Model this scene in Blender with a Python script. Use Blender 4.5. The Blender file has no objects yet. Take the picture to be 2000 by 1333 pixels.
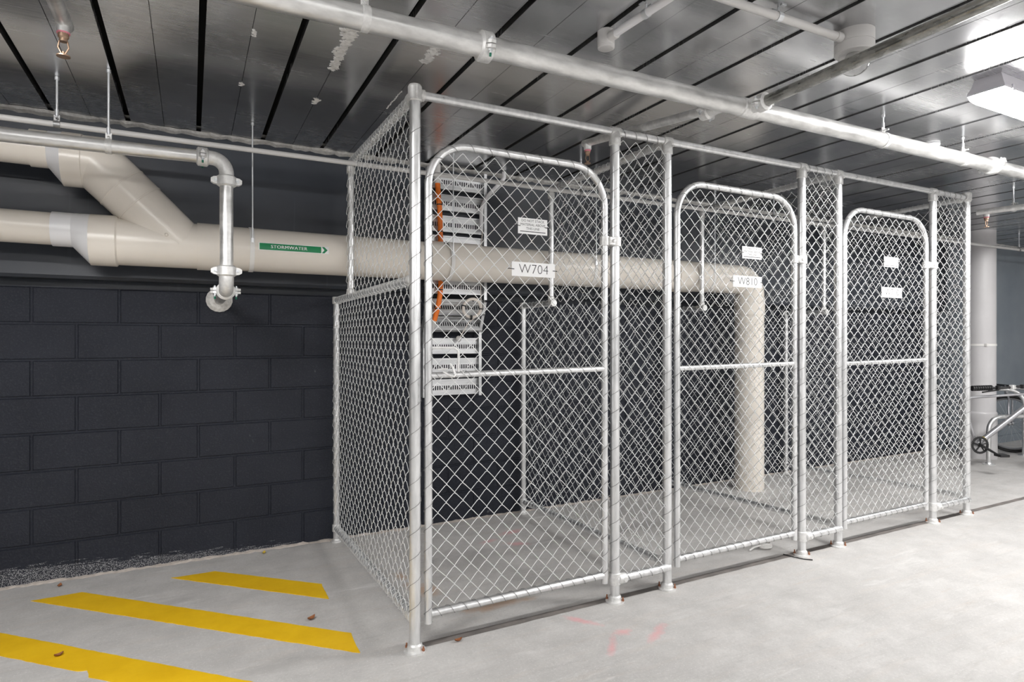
import bpy, math, random
from mathutils import Vector, Matrix
V = Vector
rnd = random.Random(7)
S = bpy.context.scene
COL = S.collection
PI = math.pi
PHI = 0.48385                      # camera heading, measured from the wall normal
FWD = V((math.sin(PHI), math.cos(PHI), 0)); RGT = V((math.cos(PHI), -math.sin(PHI), 0))

# ------------------------------------------------------------------ materials
def new_mat(name, color=(.8, .8, .8), rough=.5, metal=0., spec=.5):
    m = bpy.data.materials.new(name); m.use_nodes = True
    b = m.node_tree.nodes['Principled BSDF']
    b.inputs['Base Color'].default_value = (*color, 1)
    b.inputs['Roughness'].default_value = rough
    b.inputs['Metallic'].default_value = metal
    b.inputs['Specular IOR Level'].default_value = spec
    return m, m.node_tree, b

def N(t, kind, **kw):
    n = t.nodes.new(kind)
    for k, v in kw.items():
        if k in n.inputs: n.inputs[k].default_value = v
        else: setattr(n, k, v)
    return n

def coords(t, scale=(1, 1, 1)):
    g = t.nodes.new('ShaderNodeNewGeometry')
    mp = t.nodes.new('ShaderNodeMapping'); mp.inputs['Scale'].default_value = scale
    t.links.new(g.outputs['Position'], mp.inputs['Vector'])
    return mp.outputs['Vector']

def noise(t, vec, scale, detail=4, rough=.55):
    n = t.nodes.new('ShaderNodeTexNoise')
    n.inputs['Scale'].default_value = scale; n.inputs['Detail'].default_value = detail
    n.inputs['Roughness'].default_value = rough
    t.links.new(vec, n.inputs['Vector'])
    return n.outputs['Fac']

def ramp(t, fac, stops):
    r = t.nodes.new('ShaderNodeValToRGB'); e = r.color_ramp.elements
    while len(e) < len(stops): e.new(.5)
    for i, (p, c) in enumerate(stops):
        e[i].position = p; e[i].color = (c, c, c, 1) if not hasattr(c, '__len__') else (*c, 1)
    t.links.new(fac, r.inputs['Fac'])
    return r.outputs['Color']

def mix(t, fac, a, b, mode='MIX'):
    n = t.nodes.new('ShaderNodeMix'); n.data_type = 'RGBA'; n.blend_type = mode
    for sock, v in ((n.inputs[0], fac), (n.inputs[6], a), (n.inputs[7], b)):
        if isinstance(v, bpy.types.NodeSocket): t.links.new(v, sock)
        elif hasattr(v, '__len__'): sock.default_value = (*v, 1)
        else: sock.default_value = v
    return n.outputs[2]

def math_(t, op, a, b=None, c=None):
    n = t.nodes.new('ShaderNodeMath'); n.operation = op
    for i, v in enumerate((a, b, c)):
        if v is None: continue
        if isinstance(v, bpy.types.NodeSocket): t.links.new(v, n.inputs[i])
        else: n.inputs[i].default_value = v
    return n.outputs[0]

def bump(t, b, fac, strength, dist):
    n = t.nodes.new('ShaderNodeBump'); n.inputs['Strength'].default_value = strength; n.inputs['Distance'].default_value = dist
    t.links.new(fac, n.inputs['Height']); t.links.new(n.outputs['Normal'], b.inputs['Normal'])

def noisy(name, c1, c2, rough=.5, metal=0., scale=20, stretch=(1, 1, 1), bumps=0, bdist=.001, r2=None, spec=.5, detail=5):
    m, t, b = new_mat(name, c1, rough, metal, spec)
    v = coords(t, stretch); f = noise(t, v, scale, detail)
    t.links.new(ramp(t, f, [(.3, c1), (.7, c2)]), b.inputs['Base Color'])
    if r2 is not None: t.links.new(ramp(t, f, [(.3, rough), (.7, r2)]), b.inputs['Roughness'])
    if bumps: bump(t, b, f, bumps, bdist)
    return m

M = {}
M['galv'] = noisy('galvanised_tube', (.70, .71, .715), (.93, .935, .94), .27, .82, 34, (1, 1, .25), r2=.42)
M['galvpipe'] = noisy('galvanised_pipe', (.60, .60, .59), (.92, .92, .91), .28, .82, 26, (.35, 1, 1), r2=.5)
M['galvbranch'] = noisy('aged_galvanised_pipe', (.22, .22, .205), (.56, .56, .53), .2, .92, 30, (1, .4, 1), r2=.38)
M['wire'] = noisy('zinc_wire', (.80, .81, .81), (.92, .93, .93), .38, .45, 40)
M['lacing'] = new_mat('lacing_wire', (.30, .30, .30), .45, .7)[0]
M['cast'] = noisy('cast_zinc', (.72, .72, .71), (.90, .90, .89), .45, .5, 60, bumps=.15)
M['trayzinc'] = noisy('tray_zinc', (.60, .61, .62), (.85, .86, .87), .34, .8, 18, (.2, 1, 2), r2=.48)
M['beige'] = noisy('beige_pvc', (.75, .70, .63), (.79, .74, .67), .24, 0, 4, spec=.5)
M['whitepvc'] = noisy('white_pvc', (.78, .78, .80), (.82, .82, .83), .3, 0, 4)
M['greypvc'] = noisy('pale_grey_pvc', (.60, .59, .58), (.66, .65, .64), .42, 0, 3)
M['stackpvc'] = noisy('stack_pvc', (.54, .53, .54), (.60, .59, .60), .38, 0, 3)
M['strap'] = new_mat('white_strap', (.80, .79, .77), .4)[0]
M['rod'] = new_mat('zinc_rod', (.72, .74, .76), .35, .7)[0]
M['orange'] = new_mat('orange_conduit', (.92, .20, .012), .4)[0]
M['black'] = new_mat('black_plastic', (.012, .012, .013), .45)[0]
M['green'] = new_mat('green_label', (.0, .22, .075), .4)[0]
M['greenbolt'] = new_mat('green_bolt', (.0, .16, .09), .4)[0]
M['white'] = new_mat('sign_white', (.86, .86, .86), .35)[0]
M['ink'] = new_mat('sign_ink', (.035, .035, .038), .5)[0]
M['brass'] = noisy('brass', (.40, .27, .19), (.55, .38, .27), .4, .8, 40)
M['pink'] = new_mat('pink_tape', (.85, .28, .36), .5)[0]
M['rust'] = noisy('rust', (.22, .075, .035), (.42, .20, .11), .8, .2, 90)
M['lampbody'] = new_mat('lamp_body', (.62, .61, .66), .4)[0]
M['rubber'] = noisy('tyre_rubber', (.012, .012, .012), (.03, .03, .03), .6, 0, 90)
M['silver'] = new_mat('silver_paint', (.42, .42, .44), .28, .65)[0]
M['yellowdot'] = new_mat('yellow_sticker', (.8, .6, .03), .4)[0]
M['cable'] = new_mat('cream_cable', (.80, .74, .68), .45)[0]
M['tie'] = M['black']
M['leafbrown'] = noisy('dry_leaf_brown', (.22, .07, .025), (.38, .16, .06), .7, 0, 120)
M['leafyellow'] = noisy('dry_leaf_yellow', (.55, .38, .03), (.65, .48, .08), .7, 0, 120)

def mk_emit():
    m, t, b = new_mat('lamp_diffuser', (.9, .9, .9), .4)
    b.inputs['Emission Color'].default_value = (1.0, .985, .97, 1)
    b.inputs['Emission Strength'].default_value = LAMP
    return m
LAMP = 66
M['emit'] = mk_emit()

def mk_glass():
    m, t, b = new_mat('clear_dome', (.95, .95, .95), .04)
    b.inputs['Transmission Weight'].default_value = .92; b.inputs['IOR'].default_value = 1.12
    return m
M['glass'] = mk_glass()

def mk_floor():
    m, t, b = new_mat('concrete_floor', (.5, .5, .5), .55, 0, .35)
    v = coords(t)
    big = noise(t, v, .9, 5, .6); mid = noise(t, v, 5, 6, .62); fine = noise(t, v, 70, 4, .6)
    vs = coords(t, (.6, 5, 1)); streak = noise(t, vs, 3.2, 5, .6)
    c = mix(t, ramp(t, big, [(.3, 0), (.72, 1)]), (.54, .525, .51), (.68, .665, .65))
    c = mix(t, ramp(t, mid, [(.35, 0), (.7, .7)]), c, (.44, .43, .42))
    c = mix(t, ramp(t, streak, [(.52, 0), (.75, .35)]), c, (.60, .535, .48))
    c = mix(t, ramp(t, fine, [(.3, .22), (.6, 0)]), c, (.36, .36, .355))
    def rot(ang, sx_, sy_):
        mp = t.nodes.new('ShaderNodeMapping'); mp.inputs['Rotation'].default_value = (0, 0, ang); mp.inputs['Scale'].default_value = (sx_, sy_, 1)
        t.links.new(t.nodes.new('ShaderNodeNewGeometry').outputs['Position'], mp.inputs['Vector']); return mp.outputs['Vector']
    for ang, sc, lo, hi, amt, col in ((.5, 2.2, .55, .72, .55, (.40, .39, .38)), (-.7, 3.1, .57, .74, .5, (.43, .42, .41)), (1.9, 1.6, .58, .72, .5, (.80, .79, .78)), (.1, 4.5, .60, .72, .45, (.50, .42, .36))):
        c = mix(t, ramp(t, noise(t, rot(ang, 1, 6.5), sc, 8, .72), [(lo, 0), (hi, amt)]), c, col)
    c = mix(t, ramp(t, noise(t, v, 38, 6, .75), [(.60, 0), (.72, .6)]), c, (.34, .33, .32))
    c = mix(t, ramp(t, noise(t, v, 120, 3, .6), [(.58, 0), (.70, .45)]), c, (.82, .81, .80))
    # stains with a shape of their own: pink marker spray, rust, and damp patches
    sx = t.nodes.new('ShaderNodeSeparateXYZ'); g = t.nodes.new('ShaderNodeNewGeometry'); t.links.new(g.outputs['Position'], sx.inputs[0])
    X, Y = sx.outputs[0], sx.outputs[1]
    def blob(x, y, rx, ry, ang=0.):
        dx = math_(t, 'SUBTRACT', X, x); dy = math_(t, 'SUBTRACT', Y, y); ca, sa = math.cos(ang), math.sin(ang)
        u = math_(t, 'ADD', math_(t, 'MULTIPLY', dx, ca / rx), math_(t, 'MULTIPLY', dy, sa / rx))
        w = math_(t, 'ADD', math_(t, 'MULTIPLY', dx, -sa / ry), math_(t, 'MULTIPLY', dy, ca / ry))
        d = math_(t, 'ADD', math_(t, 'MULTIPLY', u, u), math_(t, 'MULTIPLY', w, w))
        return math_(t, 'SUBTRACT', 1, math_(t, 'SQRT', d))
    def stains(c, lst, col, nz, lo, hi, amt):
        tot = None
        for a in lst:
            k = blob(*a); tot = k if tot is None else math_(t, 'MAXIMUM', tot, k)
        f = math_(t, 'ADD', math_(t, 'MULTIPLY', tot, .55), math_(t, 'MULTIPLY', nz, .9))
        return mix(t, ramp(t, f, [(lo, 0), (hi, amt)]), c, col)
    n2 = noise(t, v, 16, 5, .65); n3 = noise(t, v, 9, 5, .6)
    c = stains(c, [(1.62, 2.38, .16, .035, -1.0), (1.60, 2.12, .13, .03, .9), (1.86, 2.13, .17, .04, .5), (1.72, 2.20, .06, .05, 0),
                   (1.94, 3.70, .16, .06, .2), (1.86, 3.47, .12, .06, -.4), (1.72, 3.60, .10, .04, .3)],
               (.86, .33, .36), n2, .56, .95, .5)
    c = stains(c, [(1.10, 3.05, .12, .25, .4), (1.35, 2.72, .35, .07, 0), (1.03, 3.30, .06, .10, 0)], (.50, .30, .17), n3, .62, .92, .6)
    c = stains(c, [(1.55, 3.35, .6, .5, 0), (2.9, 3.3, .5, .4, 0), (.3, 3.72, .5, .07, .1), (-.1, 3.5, .3, .08, .3), (.28, 2.62, .25, .1, .2)],
               (.40, .39, .38), n3, .66, .95, .5)
    t.links.new(c, b.inputs['Base Color'])
    t.links.new(ramp(t, mid, [(.3, .48), (.7, .68)]), b.inputs['Roughness'])
    bump(t, b, math_(t, 'ADD', math_(t, 'MULTIPLY', mid, .5), math_(t, 'MULTIPLY', fine, .35)), .25, .004)
    return m
M['floor'] = mk_floor()

def mk_paint(name, c1, c2, pit, rough=.42, scuff=False):
    m, t, b = new_mat(name, c1, rough, 0, .3 if pit else .45)
    v = coords(t); f = noise(t, v, 2.2, 5); fine = noise(t, v, 95 if pit else 30, 5, .7)
    c = ramp(t, f, [(.3, c1), (.72, c2)])
    if pit: c = mix(t, ramp(t, fine, [(.52, 0), (.72, .5)]), c, (.060, .064, .074))
    if scuff:
        sx = t.nodes.new('ShaderNodeSeparateXYZ'); g = t.nodes.new('ShaderNodeNewGeometry'); t.links.new(g.outputs['Position'], sx.inputs[0])
        X, Z = sx.outputs[0], sx.outputs[2]
        vs = coords(t, (3, 3, 40)); st = noise(t, vs, 3.5, 4); sp = noise(t, v, 210, 2, .6)
        edge = math_(t, 'SUBTRACT', math_(t, 'ADD', math_(t, 'SUBTRACT', .043, math_(t, 'MULTIPLY', X, .062)), math_(t, 'MULTIPLY', math_(t, 'SUBTRACT', st, .5), .16)), Z)
        left = math_(t, 'MULTIPLY', math_(t, 'LESS_THAN', X, .60), math_(t, 'GREATER_THAN', edge, 0))
        spk = ramp(t, sp, [(.49, 0), (.58, 1)])
        c = mix(t, math_(t, 'MULTIPLY', left, math_(t, 'MULTIPLY', spk, .75)), c, (.42, .42, .43))
        chip = noise(t, coords(t, (1, 1, .55)), 13, 3, .5)
        c = mix(t, ramp(t, chip, [(.755, 0), (.80, .55)]), c, (.30, .30, .31))
    else:
        drip = noise(t, coords(t, (14, 14, .5)), 1.6, 4)
        c = mix(t, ramp(t, drip, [(.66, 0), (.78, .22)]), c, (.16, .18, .19))
    t.links.new(c, b.inputs['Base Color'])
    bump(t, b, fine, .8 if pit else .1, .006 if pit else .002)
    return m
M['block'] = mk_paint('charcoal_block_paint', (.0115, .0140, .0225), (.0195, .0228, .034), True, .5, True)
M['beam'] = mk_paint('charcoal_beam_paint', (.023, .028, .038), (.037, .044, .057), False, .42)
M['farwall'] = noisy('pale_wall', (.55, .55, .55), (.62, .62, .62), .7, 0, 2)

def mk_deck():
    m, t, b = new_mat('galvanised_deck', (.55, .55, .55), .25, .92)
    v = coords(t); vs = coords(t, (9, 1, 1))
    big = noise(t, v, 1.7, 5, .6); br = noise(t, coords(t, (1.2, 60, 1)), 3, 4, .6); sc = noise(t, vs, 9, 6, .75)
    spot = noise(t, v, 26, 5, .7)
    c = ramp(t, big, [(.3, (.46, .465, .48)), (.7, (.72, .723, .73))])
    c = mix(t, ramp(t, br, [(.4, 0), (.75, .35)]), c, (.66, .66, .66))
    c = mix(t, ramp(t, sc, [(.70, 0), (.80, .5)]), c, (.75, .75, .74))
    c = mix(t, ramp(t, spot, [(.74, 0), (.79, .6)]), c, (.8, .8, .8))
    t.links.new(c, b.inputs['Base Color'])
    t.links.new(ramp(t, math_(t, 'ADD', math_(t, 'MULTIPLY', big, .6), math_(t, 'MULTIPLY', br, .4)), [(.35, .17), (.65, .30)]), b.inputs['Roughness'])
    b.inputs['Anisotropic'].default_value = .25
    bump(t, b, noise(t, v, 2.4, 3), .10, .02)
    return m
M['deck'] = mk_deck()
M['void'] = new_mat('shaded_void', (.012, .012, .012), .9, 0, .1)[0]  # shade inside the deck's rib gaps, put in as near-black colour
M['slurry'] = noisy('cement_slurry', (.52, .51, .49), (.78, .77, .75), .9, 0, 60, bumps=.5)
M['grout'] = noisy('floor_edge_grout', (.50, .44, .39), (.66, .60, .55), .9, 0, 40, bumps=.5)
M['floorstrip'] = noisy('dark_floor_strip', (.13, .12, .113), (.24, .215, .20), .75, 0, 9)
M['yellow'] = None
def mk_yellow():
    m, t, b = new_mat('yellow_floor_paint', (.8, .5, .01), .5)
    v = coords(t); f = noise(t, v, 7, 6, .65); g = noise(t, v, 60, 3)
    c = ramp(t, f, [(.3, (.80, .475, .006)), (.7, (.90, .565, .012))])
    c = mix(t, ramp(t, g, [(.70, 0), (.78, .35)]), c, (.35, .24, .05))
    t.links.new(c, b.inputs['Base Color']); bump(t, b, g, .2, .002)
    return m
M['yellow'] = mk_yellow()

# ------------------------------------------------------------------ mesh builder
class MB:
    def __init__(s): s.v = []; s.f = []; s.sm = []; s.mi = []; s.cur = 0
    def add(s, vs, fs, smooth=False):
        o = len(s.v); s.v += [tuple(p) for p in vs]
        for f in fs: s.f.append([o + i for i in f]); s.sm.append(smooth); s.mi.append(s.cur)
        return s
    def box(s, lo, hi, mat=None):
        x0, y0, z0 = lo; x1, y1, z1 = hi
        vs = [V(p) for p in ((x0,y0,z0),(x1,y0,z0),(x1,y1,z0),(x0,y1,z0),(x0,y0,z1),(x1,y0,z1),(x1,y1,z1),(x0,y1,z1))]
        if mat: vs = [mat @ p for p in vs]
        return s.add(vs, [(0,3,2,1),(4,5,6,7),(0,1,5,4),(1,2,6,5),(2,3,7,6),(3,0,4,7)])
    def rbox(s, lo, hi, r, mat=None):                        # box with chamfered edges
        c = (V(lo) + V(hi)) / 2; h = (V(hi) - V(lo)) / 2; r = min(r, *(x * .98 for x in h))
        idx = {}; vs = []
        for sx in (-1, 1):
            for sy in (-1, 1):
                for sz in (-1, 1):
                    for a in range(3):
                        p = V((sx * (h.x - r), sy * (h.y - r), sz * (h.z - r))); p[a] += (sx, sy, sz)[a] * r
                        idx[(sx, sy, sz, a)] = len(vs); vs.append((mat @ (c + p)) if mat else c + p)
        fs = []
        for a in range(3):
            b_, d = [k for k in range(3) if k != a]
            for sg in (-1, 1):
                q = []
                for (i, j) in ((-1,-1),(1,-1),(1,1),(-1,1)):
                    k = [0, 0, 0]; k[a] = sg; k[b_] = i; k[d] = j; q.append(idx[(*k, a)])
                fs.append(q)
            for i in (-1, 1):
                for j in (-1, 1):
                    k0 = [0,0,0]; k0[a] = -1; k0[b_] = i; k0[d] = j; k1 = list(k0); k1[a] = 1
                    fs.append([idx[(*k0, b_)], idx[(*k1, b_)], idx[(*k1, d)], idx[(*k0, d)]])
        for sx in (-1, 1):
            for sy in (-1, 1):
                for sz in (-1, 1): fs.append([idx[(sx, sy, sz, a)] for a in range(3)])
        ctr = sum(vs, V()) / len(vs)
        out = []
        for f in fs:
            n = (vs[f[1]] - vs[f[0]]).cross(vs[f[2]] - vs[f[1]]); m_ = sum((vs[i] for i in f), V()) / len(f)
            out.append(f if n.dot(m_ - ctr) > 0 else f[::-1])
        return s.add(vs, out)
    def tube(s, pts, r, n=14, cap=True, closed=False):
        pts = [V(p) for p in pts]; m = len(pts)
        rs = r if hasattr(r, '__len__') else [r] * m
        tans = []
        for i in range(m):
            if closed: d = pts[(i + 1) % m] - pts[i - 1]
            elif i == 0: d = pts[1] - pts[0]
            elif i == m - 1: d = pts[-1] - pts[-2]
            else: d = (pts[i + 1] - pts[i]).normalized() + (pts[i] - pts[i - 1]).normalized()
            tans.append(d.normalized())
        t0 = tans[0]; up = V((0, 0, 1)) if abs(t0.z) < .9 else V((1, 0, 0))
        nrm = (up - t0 * up.dot(t0)).normalized()
        vs = []; rings = []
        for i in range(m):
            t = tans[i]; nrm = (nrm - t * nrm.dot(t)).normalized(); bi = t.cross(nrm)
            k = 1.
            if 0 < i < m - 1 and not closed:
                c = t.dot((pts[i] - pts[i - 1]).normalized()); k = 1. / max(.6, c)
            rings.append([pts[i] + (nrm * math.cos(a) + bi * math.sin(a)) * rs[i] for a in (2 * PI * j / n for j in range(n))])
            vs += rings[-1]
        fs = []
        for i in range(m if closed else m - 1):
            a, b = i * n, ((i + 1) % m) * n
            for j in range(n): fs.append((a + j, a + (j + 1) % n, b + (j + 1) % n, b + j))
        s.add(vs, fs, True)
        if cap and not closed:
            s.add(rings[0], [tuple(range(n))[::-1]]); s.add(rings[-1], [tuple(range(n))])
        return s
    def lathe(s, prof, c, ax, n=24, smooth=True, cap=True):  # prof: (distance along the axis, radius)
        c = V(c); ax = V(ax).normalized(); up = V((0, 0, 1)) if abs(ax.z) < .9 else V((1, 0, 0))
        u = (up - ax * up.dot(ax)).normalized(); w = ax.cross(u)
        ring = lambda a, r: [c + ax * a + (u * math.cos(q) + w * math.sin(q)) * r for q in (2 * PI * j / n for j in range(n))]
        for (a0, r0), (a1, r1) in zip(prof, prof[1:]):
            s.add(ring(a0, r0) + ring(a1, r1), [(j, (j + 1) % n, n + (j + 1) % n, n + j) for j in range(n)], smooth)
        if cap:
            if prof[0][1] > 1e-6: s.add(ring(*prof[0]), [tuple(range(n))[::-1]])
            if prof[-1][1] > 1e-6: s.add(ring(*prof[-1]), [tuple(range(n))])
        return s
    def prism(s, poly, o, u, w, d):                          # 2-D polygon (in u, w at o) pushed along d
        o, u, w, d = V(o), V(u), V(w), V(d); n = len(poly)
        a = [o + u * p[0] + w * p[1] for p in poly]; b = [p + d for p in a]
        return s.add(a + b, [tuple(range(n))[::-1], tuple(range(n, 2 * n))] + [(i, (i + 1) % n, n + (i + 1) % n, n + i) for i in range(n)])
    def ball(s, c, r, n=12, k=8, sq=(1, 1, 1)):
        c = V(c); vs = []
        for i in range(k + 1):
            a = PI * i / k
            for j in range(n):
                b = 2 * PI * j / n; vs.append(c + V((r * sq[0] * math.sin(a) * math.cos(b), r * sq[1] * math.sin(a) * math.sin(b), r * sq[2] * math.cos(a))))
        return s.add(vs, [(i * n + j, (i + 1) * n + j, (i + 1) * n + (j + 1) % n, i * n + (j + 1) % n) for i in range(k) for j in range(n)], True)

OFF = {}
def link(name, mb, mats, parent=None, off=V()):
    me = bpy.data.meshes.new(name)
    me.from_pydata([tuple(V(p) - off) for p in mb.v], [], mb.f)
    for m in (mats if isinstance(mats, (list, tuple)) else [mats]): me.materials.append(M[m] if isinstance(m, str) else m)
    me.polygons.foreach_set('use_smooth', mb.sm); me.polygons.foreach_set('material_index', mb.mi)
    me.update()
    o = bpy.data.objects.new(name, me); COL.objects.link(o)
    if parent: o.parent = parent
    OFF[o.name] = off
    return o
def tag(o, label=None, cat=None, group=None):
    if label: o['label'] = label
    if cat: o['category'] = cat
    if group: o['group'] = group
    return o
def thing(name, loc, label, cat, group=None):
    o = bpy.data.objects.new(name, None); COL.objects.link(o); o.location = loc; o.empty_display_size = .1
    OFF[o.name] = V(loc)
    return tag(o, label, cat, group)
def part(name, mb, mats, parent, label=None):
    return tag(link(name, mb, mats, parent, OFF[parent.name]), label)
def solo(name, mb, mats, label, cat, group=None):
    xs = list(zip(*mb.v)); off = V(((min(xs[0]) + max(xs[0])) / 2, (min(xs[1]) + max(xs[1])) / 2, min(xs[2])))
    o = link(name, mb, mats, None, off); o.location = off
    return tag(o, label, cat, group)
def structure(name, mb, mats):
    o = link(name, mb, mats); o['kind'] = 'structure'; return o

def arc(c, u, w, r, a0, a1, n):                              # points on an arc in the plane u, w
    c, u, w = V(c), V(u), V(w)
    return [c + (u * math.cos(a) + w * math.sin(a)) * r for a in (a0 + (a1 - a0) * i / n for i in range(n + 1))]
def helix(pts, R, pitch, r, mb, ppt=9, n=4, phase=0.):
    pts = [V(p) for p in pts]; L = [0.]
    for a, b in zip(pts, pts[1:]): L.append(L[-1] + (b - a).length)
    tot = L[-1]; cnt = int(tot / pitch * ppt)
    t0 = (pts[1] - pts[0]).normalized(); up = V((0, 0, 1)) if abs(t0.z) < .9 else V((1, 0, 0)); nrm = (up - t0 * up.dot(t0)).normalized()
    out = []; k = 0
    for i in range(cnt + 1):
        d = tot * i / cnt
        while k < len(pts) - 2 and d > L[k + 1]: k += 1
        t = (pts[k + 1] - pts[k]).normalized(); p = pts[k] + t * (d - L[k])
        nrm = (nrm - t * nrm.dot(t)).normalized(); bi = t.cross(nrm); a = 2 * PI * i / ppt + phase
        out.append(p + (nrm * math.cos(a) + bi * math.sin(a)) * R)
    mb.tube(out, r, n, False)

def text_mb(mb, body, size, o, u, w, out, align='CENTER', bold=0., extr=.0006, spacing=1., sx=1., lift=0.):
    cu = bpy.data.curves.new('lettering', 'FONT'); cu.body = body; cu.size = 1.; cu.align_x = align; cu.align_y = 'CENTER'
    cu.offset = bold / size; cu.space_character = spacing; cu.resolution_u = 3
    ob = bpy.data.objects.new('lettering', cu); COL.objects.link(ob)
    me = bpy.data.meshes.new_from_object(ob); me.calc_loop_triangles()
    o, u, w, out = V(o), V(u), V(w), V(out)
    mb.add([o + u * (p.co.x * size * sx) + w * (p.co.y * size) + out * lift for p in me.vertices], [tuple(f.vertices) for f in me.loop_triangles])
    bpy.data.objects.remove(ob); bpy.data.curves.remove(cu); bpy.data.meshes.remove(me)

class Pieces:
    """collects shapes that end up as separate parts of one name"""
    def __init__(s): s.l = []
    def lathe(s, *a, **k): s.l.append(MB().lathe(*a, **k)); return s
    def rbox(s, *a, **k): s.l.append(MB().rbox(*a, **k)); return s
def parts(name, pc, mats, parent):
    for m in pc.l: part(name, m, mats, parent)

# ------------------------------------------------------------------ the setting
X0, X1, Y0, Y1 = -5., 13., -7., 4.114
ZC = 2.525
YB = 4.03                           # face of the concrete beam over the block wall
mb = MB(); mb.add([(X0, Y0, 0), (X1, Y0, 0), (X1, Y1 + .3, 0), (X0, Y1 + .3, 0)], [(0, 1, 2, 3)])
mb.add([(X0, Y0, -.1), (X1, Y0, -.1), (X1, Y1 + .3, -.1), (X0, Y1 + .3, -.1)], [(3, 2, 1, 0)])
structure('floor', mb, 'floor')

mb = MB()                           # eight courses of charcoal blocks with raked joints
mb.box((X0, Y1 + .006, 0), (X1, Y1 + .3, 1.606))
rows = [(0., .201)] + [(.211 + .2 * k, .401 + .2 * k) for k in range(7)]
for ri, (za, zb) in enumerate(rows):
    off = -.7616 + (0 if (7 - ri) % 2 == 0 else .2)
    x = off - .4 * 11
    while x < X1:
        a, b = max(x + .005, X0), min(x + .395, X1)
        if b - a > .02:
            e = rnd.uniform(-.0012, .0012); c = .004; yf = Y1 + e
            vs = [(a, Y1 + .006, za), (b, Y1 + .006, za), (b, Y1 + .006, zb), (a, Y1 + .006, zb), (a + c, yf, za + c), (b - c, yf, za + c), (b - c, yf, zb - c), (a + c, yf, zb - c)]
            mb.add(vs, [(4, 5, 6, 7), (0, 1, 5, 4), (1, 2, 6, 5), (2, 3, 7, 6), (3, 0, 4, 7)])
        x += .4
structure('wall_back', mb, 'block')
mb = MB()                           # concrete beam above the blocks, with a chamfered lower edge
prof = [(YB, ZC + .05), (YB, 1.665), (YB + .014, 1.648), (YB + .3, 1.648), (YB + .3, ZC + .05)]
mb.prism(prof, (X0, 0, 0), (0, 1, 0), (0, 0, 1), (X1 - X0, 0, 0))
mb.box((X0, Y1 + .05, 1.60), (X1, Y1 + .3, 1.66))
structure('wall_back_beam', mb, 'beam')
M['smooth'] = mk_paint('grey_smooth_wall', (.20, .235, .27), (.27, .305, .34), False, .5)
mb = MB(); mb.box((7.95, YB - .03, 0), (X1, Y1 + .2, ZC + .05)); mb.box((7.95, YB - .045, 0), (X1, YB, .09)); structure('wall_back_smooth', mb, 'smooth')
for nm, lo, hi in (('wall_left', (X0 - .2, Y0, 0), (X0, Y1 + .3, ZC + .1)), ('wall_right', (X1, Y0, 0), (X1 + .2, Y1 + .3, ZC + .1)), ('wall_front', (X0, Y0 - .2, 0), (X1, Y0, ZC + .1))):
    structure(nm, MB().box(lo, hi), 'farwall')

# ceiling of flat galvanised deck pans: open dark ribs every 345 mm, a fine lap seam between them
mb = MB()
PIT = .345
mb.cur = 1; mb.box((X0, Y0, ZC + .05), (X1, Y1 + .1, ZC + .12)); mb.cur = 0
xk = -.652 - PIT * 12
while xk < X1:
    for a, b, lip in ((xk + .014, xk + PIT / 2 - .0012, 0), (xk + PIT / 2 + .0012, xk + PIT - .014, 1)):
        if b < X0 or a > X1: continue
        dz = rnd.uniform(-.0008, .0008)
        mb.box((a, Y0, ZC + dz), (b, Y1 - .09, ZC + .012))
        xe = a if not lip else b                             # turned-in edge of the rib
        mb.box((xe - .0015, Y0, ZC - .001 + dz), (xe + .0015, Y1 - .09, ZC + .03))
    xk += PIT
def slurry_patch(pts):                                       # a ragged crust of cement that leaked through a seam
    for (x, y, r, q) in pts:
        n = 18; out = []
        for j in range(n):
            a = 2 * PI * j / n; k = rnd.uniform(.35, 1.25)
            out.append((x + math.cos(a) * r * k, y + math.sin(a) * r * q * k, ZC - .0018))
        top = [(p[0], p[1], ZC + .004) for p in out]; c = [(x, y, ZC - .003)]
        mb.add(out + c, [(j, n, (j + 1) % n) for j in range(n)]); mb.add(out + top, [(j, (j + 1) % n, n + (j + 1) % n, n + j) for j in range(n)])
mb.cur = 2
for (sx, sy, ln, rr) in ((.905, 2.38, .30, .028), (.905, 2.25, .10, .018), (.56, 2.62, .34, .032), (.565, 2.42, .08, .05), (.215, 3.15, .03, .016), (.56, 3.2, .06, .02), (.905, 3.0, .25, .006), (.22, 2.6, .05, .014)):
    k = max(5, int(ln / .009))
    slurry_patch([(sx + rnd.uniform(-.9, .5) * rr * rnd.random(), sy + ln * (i / (k - 1) - .5), rr * rnd.uniform(.35, .75), rnd.uniform(.7, 1.3)) for i in range(k)])
x = X0; prev = None; ring = []
vs, fs = [], []
while x < X1:                                                # crust where the deck meets the beam
    a = YB - .05 - rnd.uniform(0, .02); dz = rnd.uniform(.004, .014)
    vs += [(x, a, ZC - .001), (x, a + .02, ZC - dz), (x, YB + .002, ZC - dz * 1.6), (x, YB + .002, ZC + .03), (x, a, ZC + .03)]
    x += .03
n = len(vs) // 5
for i in range(n - 1):
    for j in range(4): fs.append((i * 5 + j, i * 5 + j + 1, (i + 1) * 5 + j + 1, (i + 1) * 5 + j))
mb.add(vs, fs)
structure('ceiling', mb, ['deck', 'void', 'slurry'])

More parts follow.
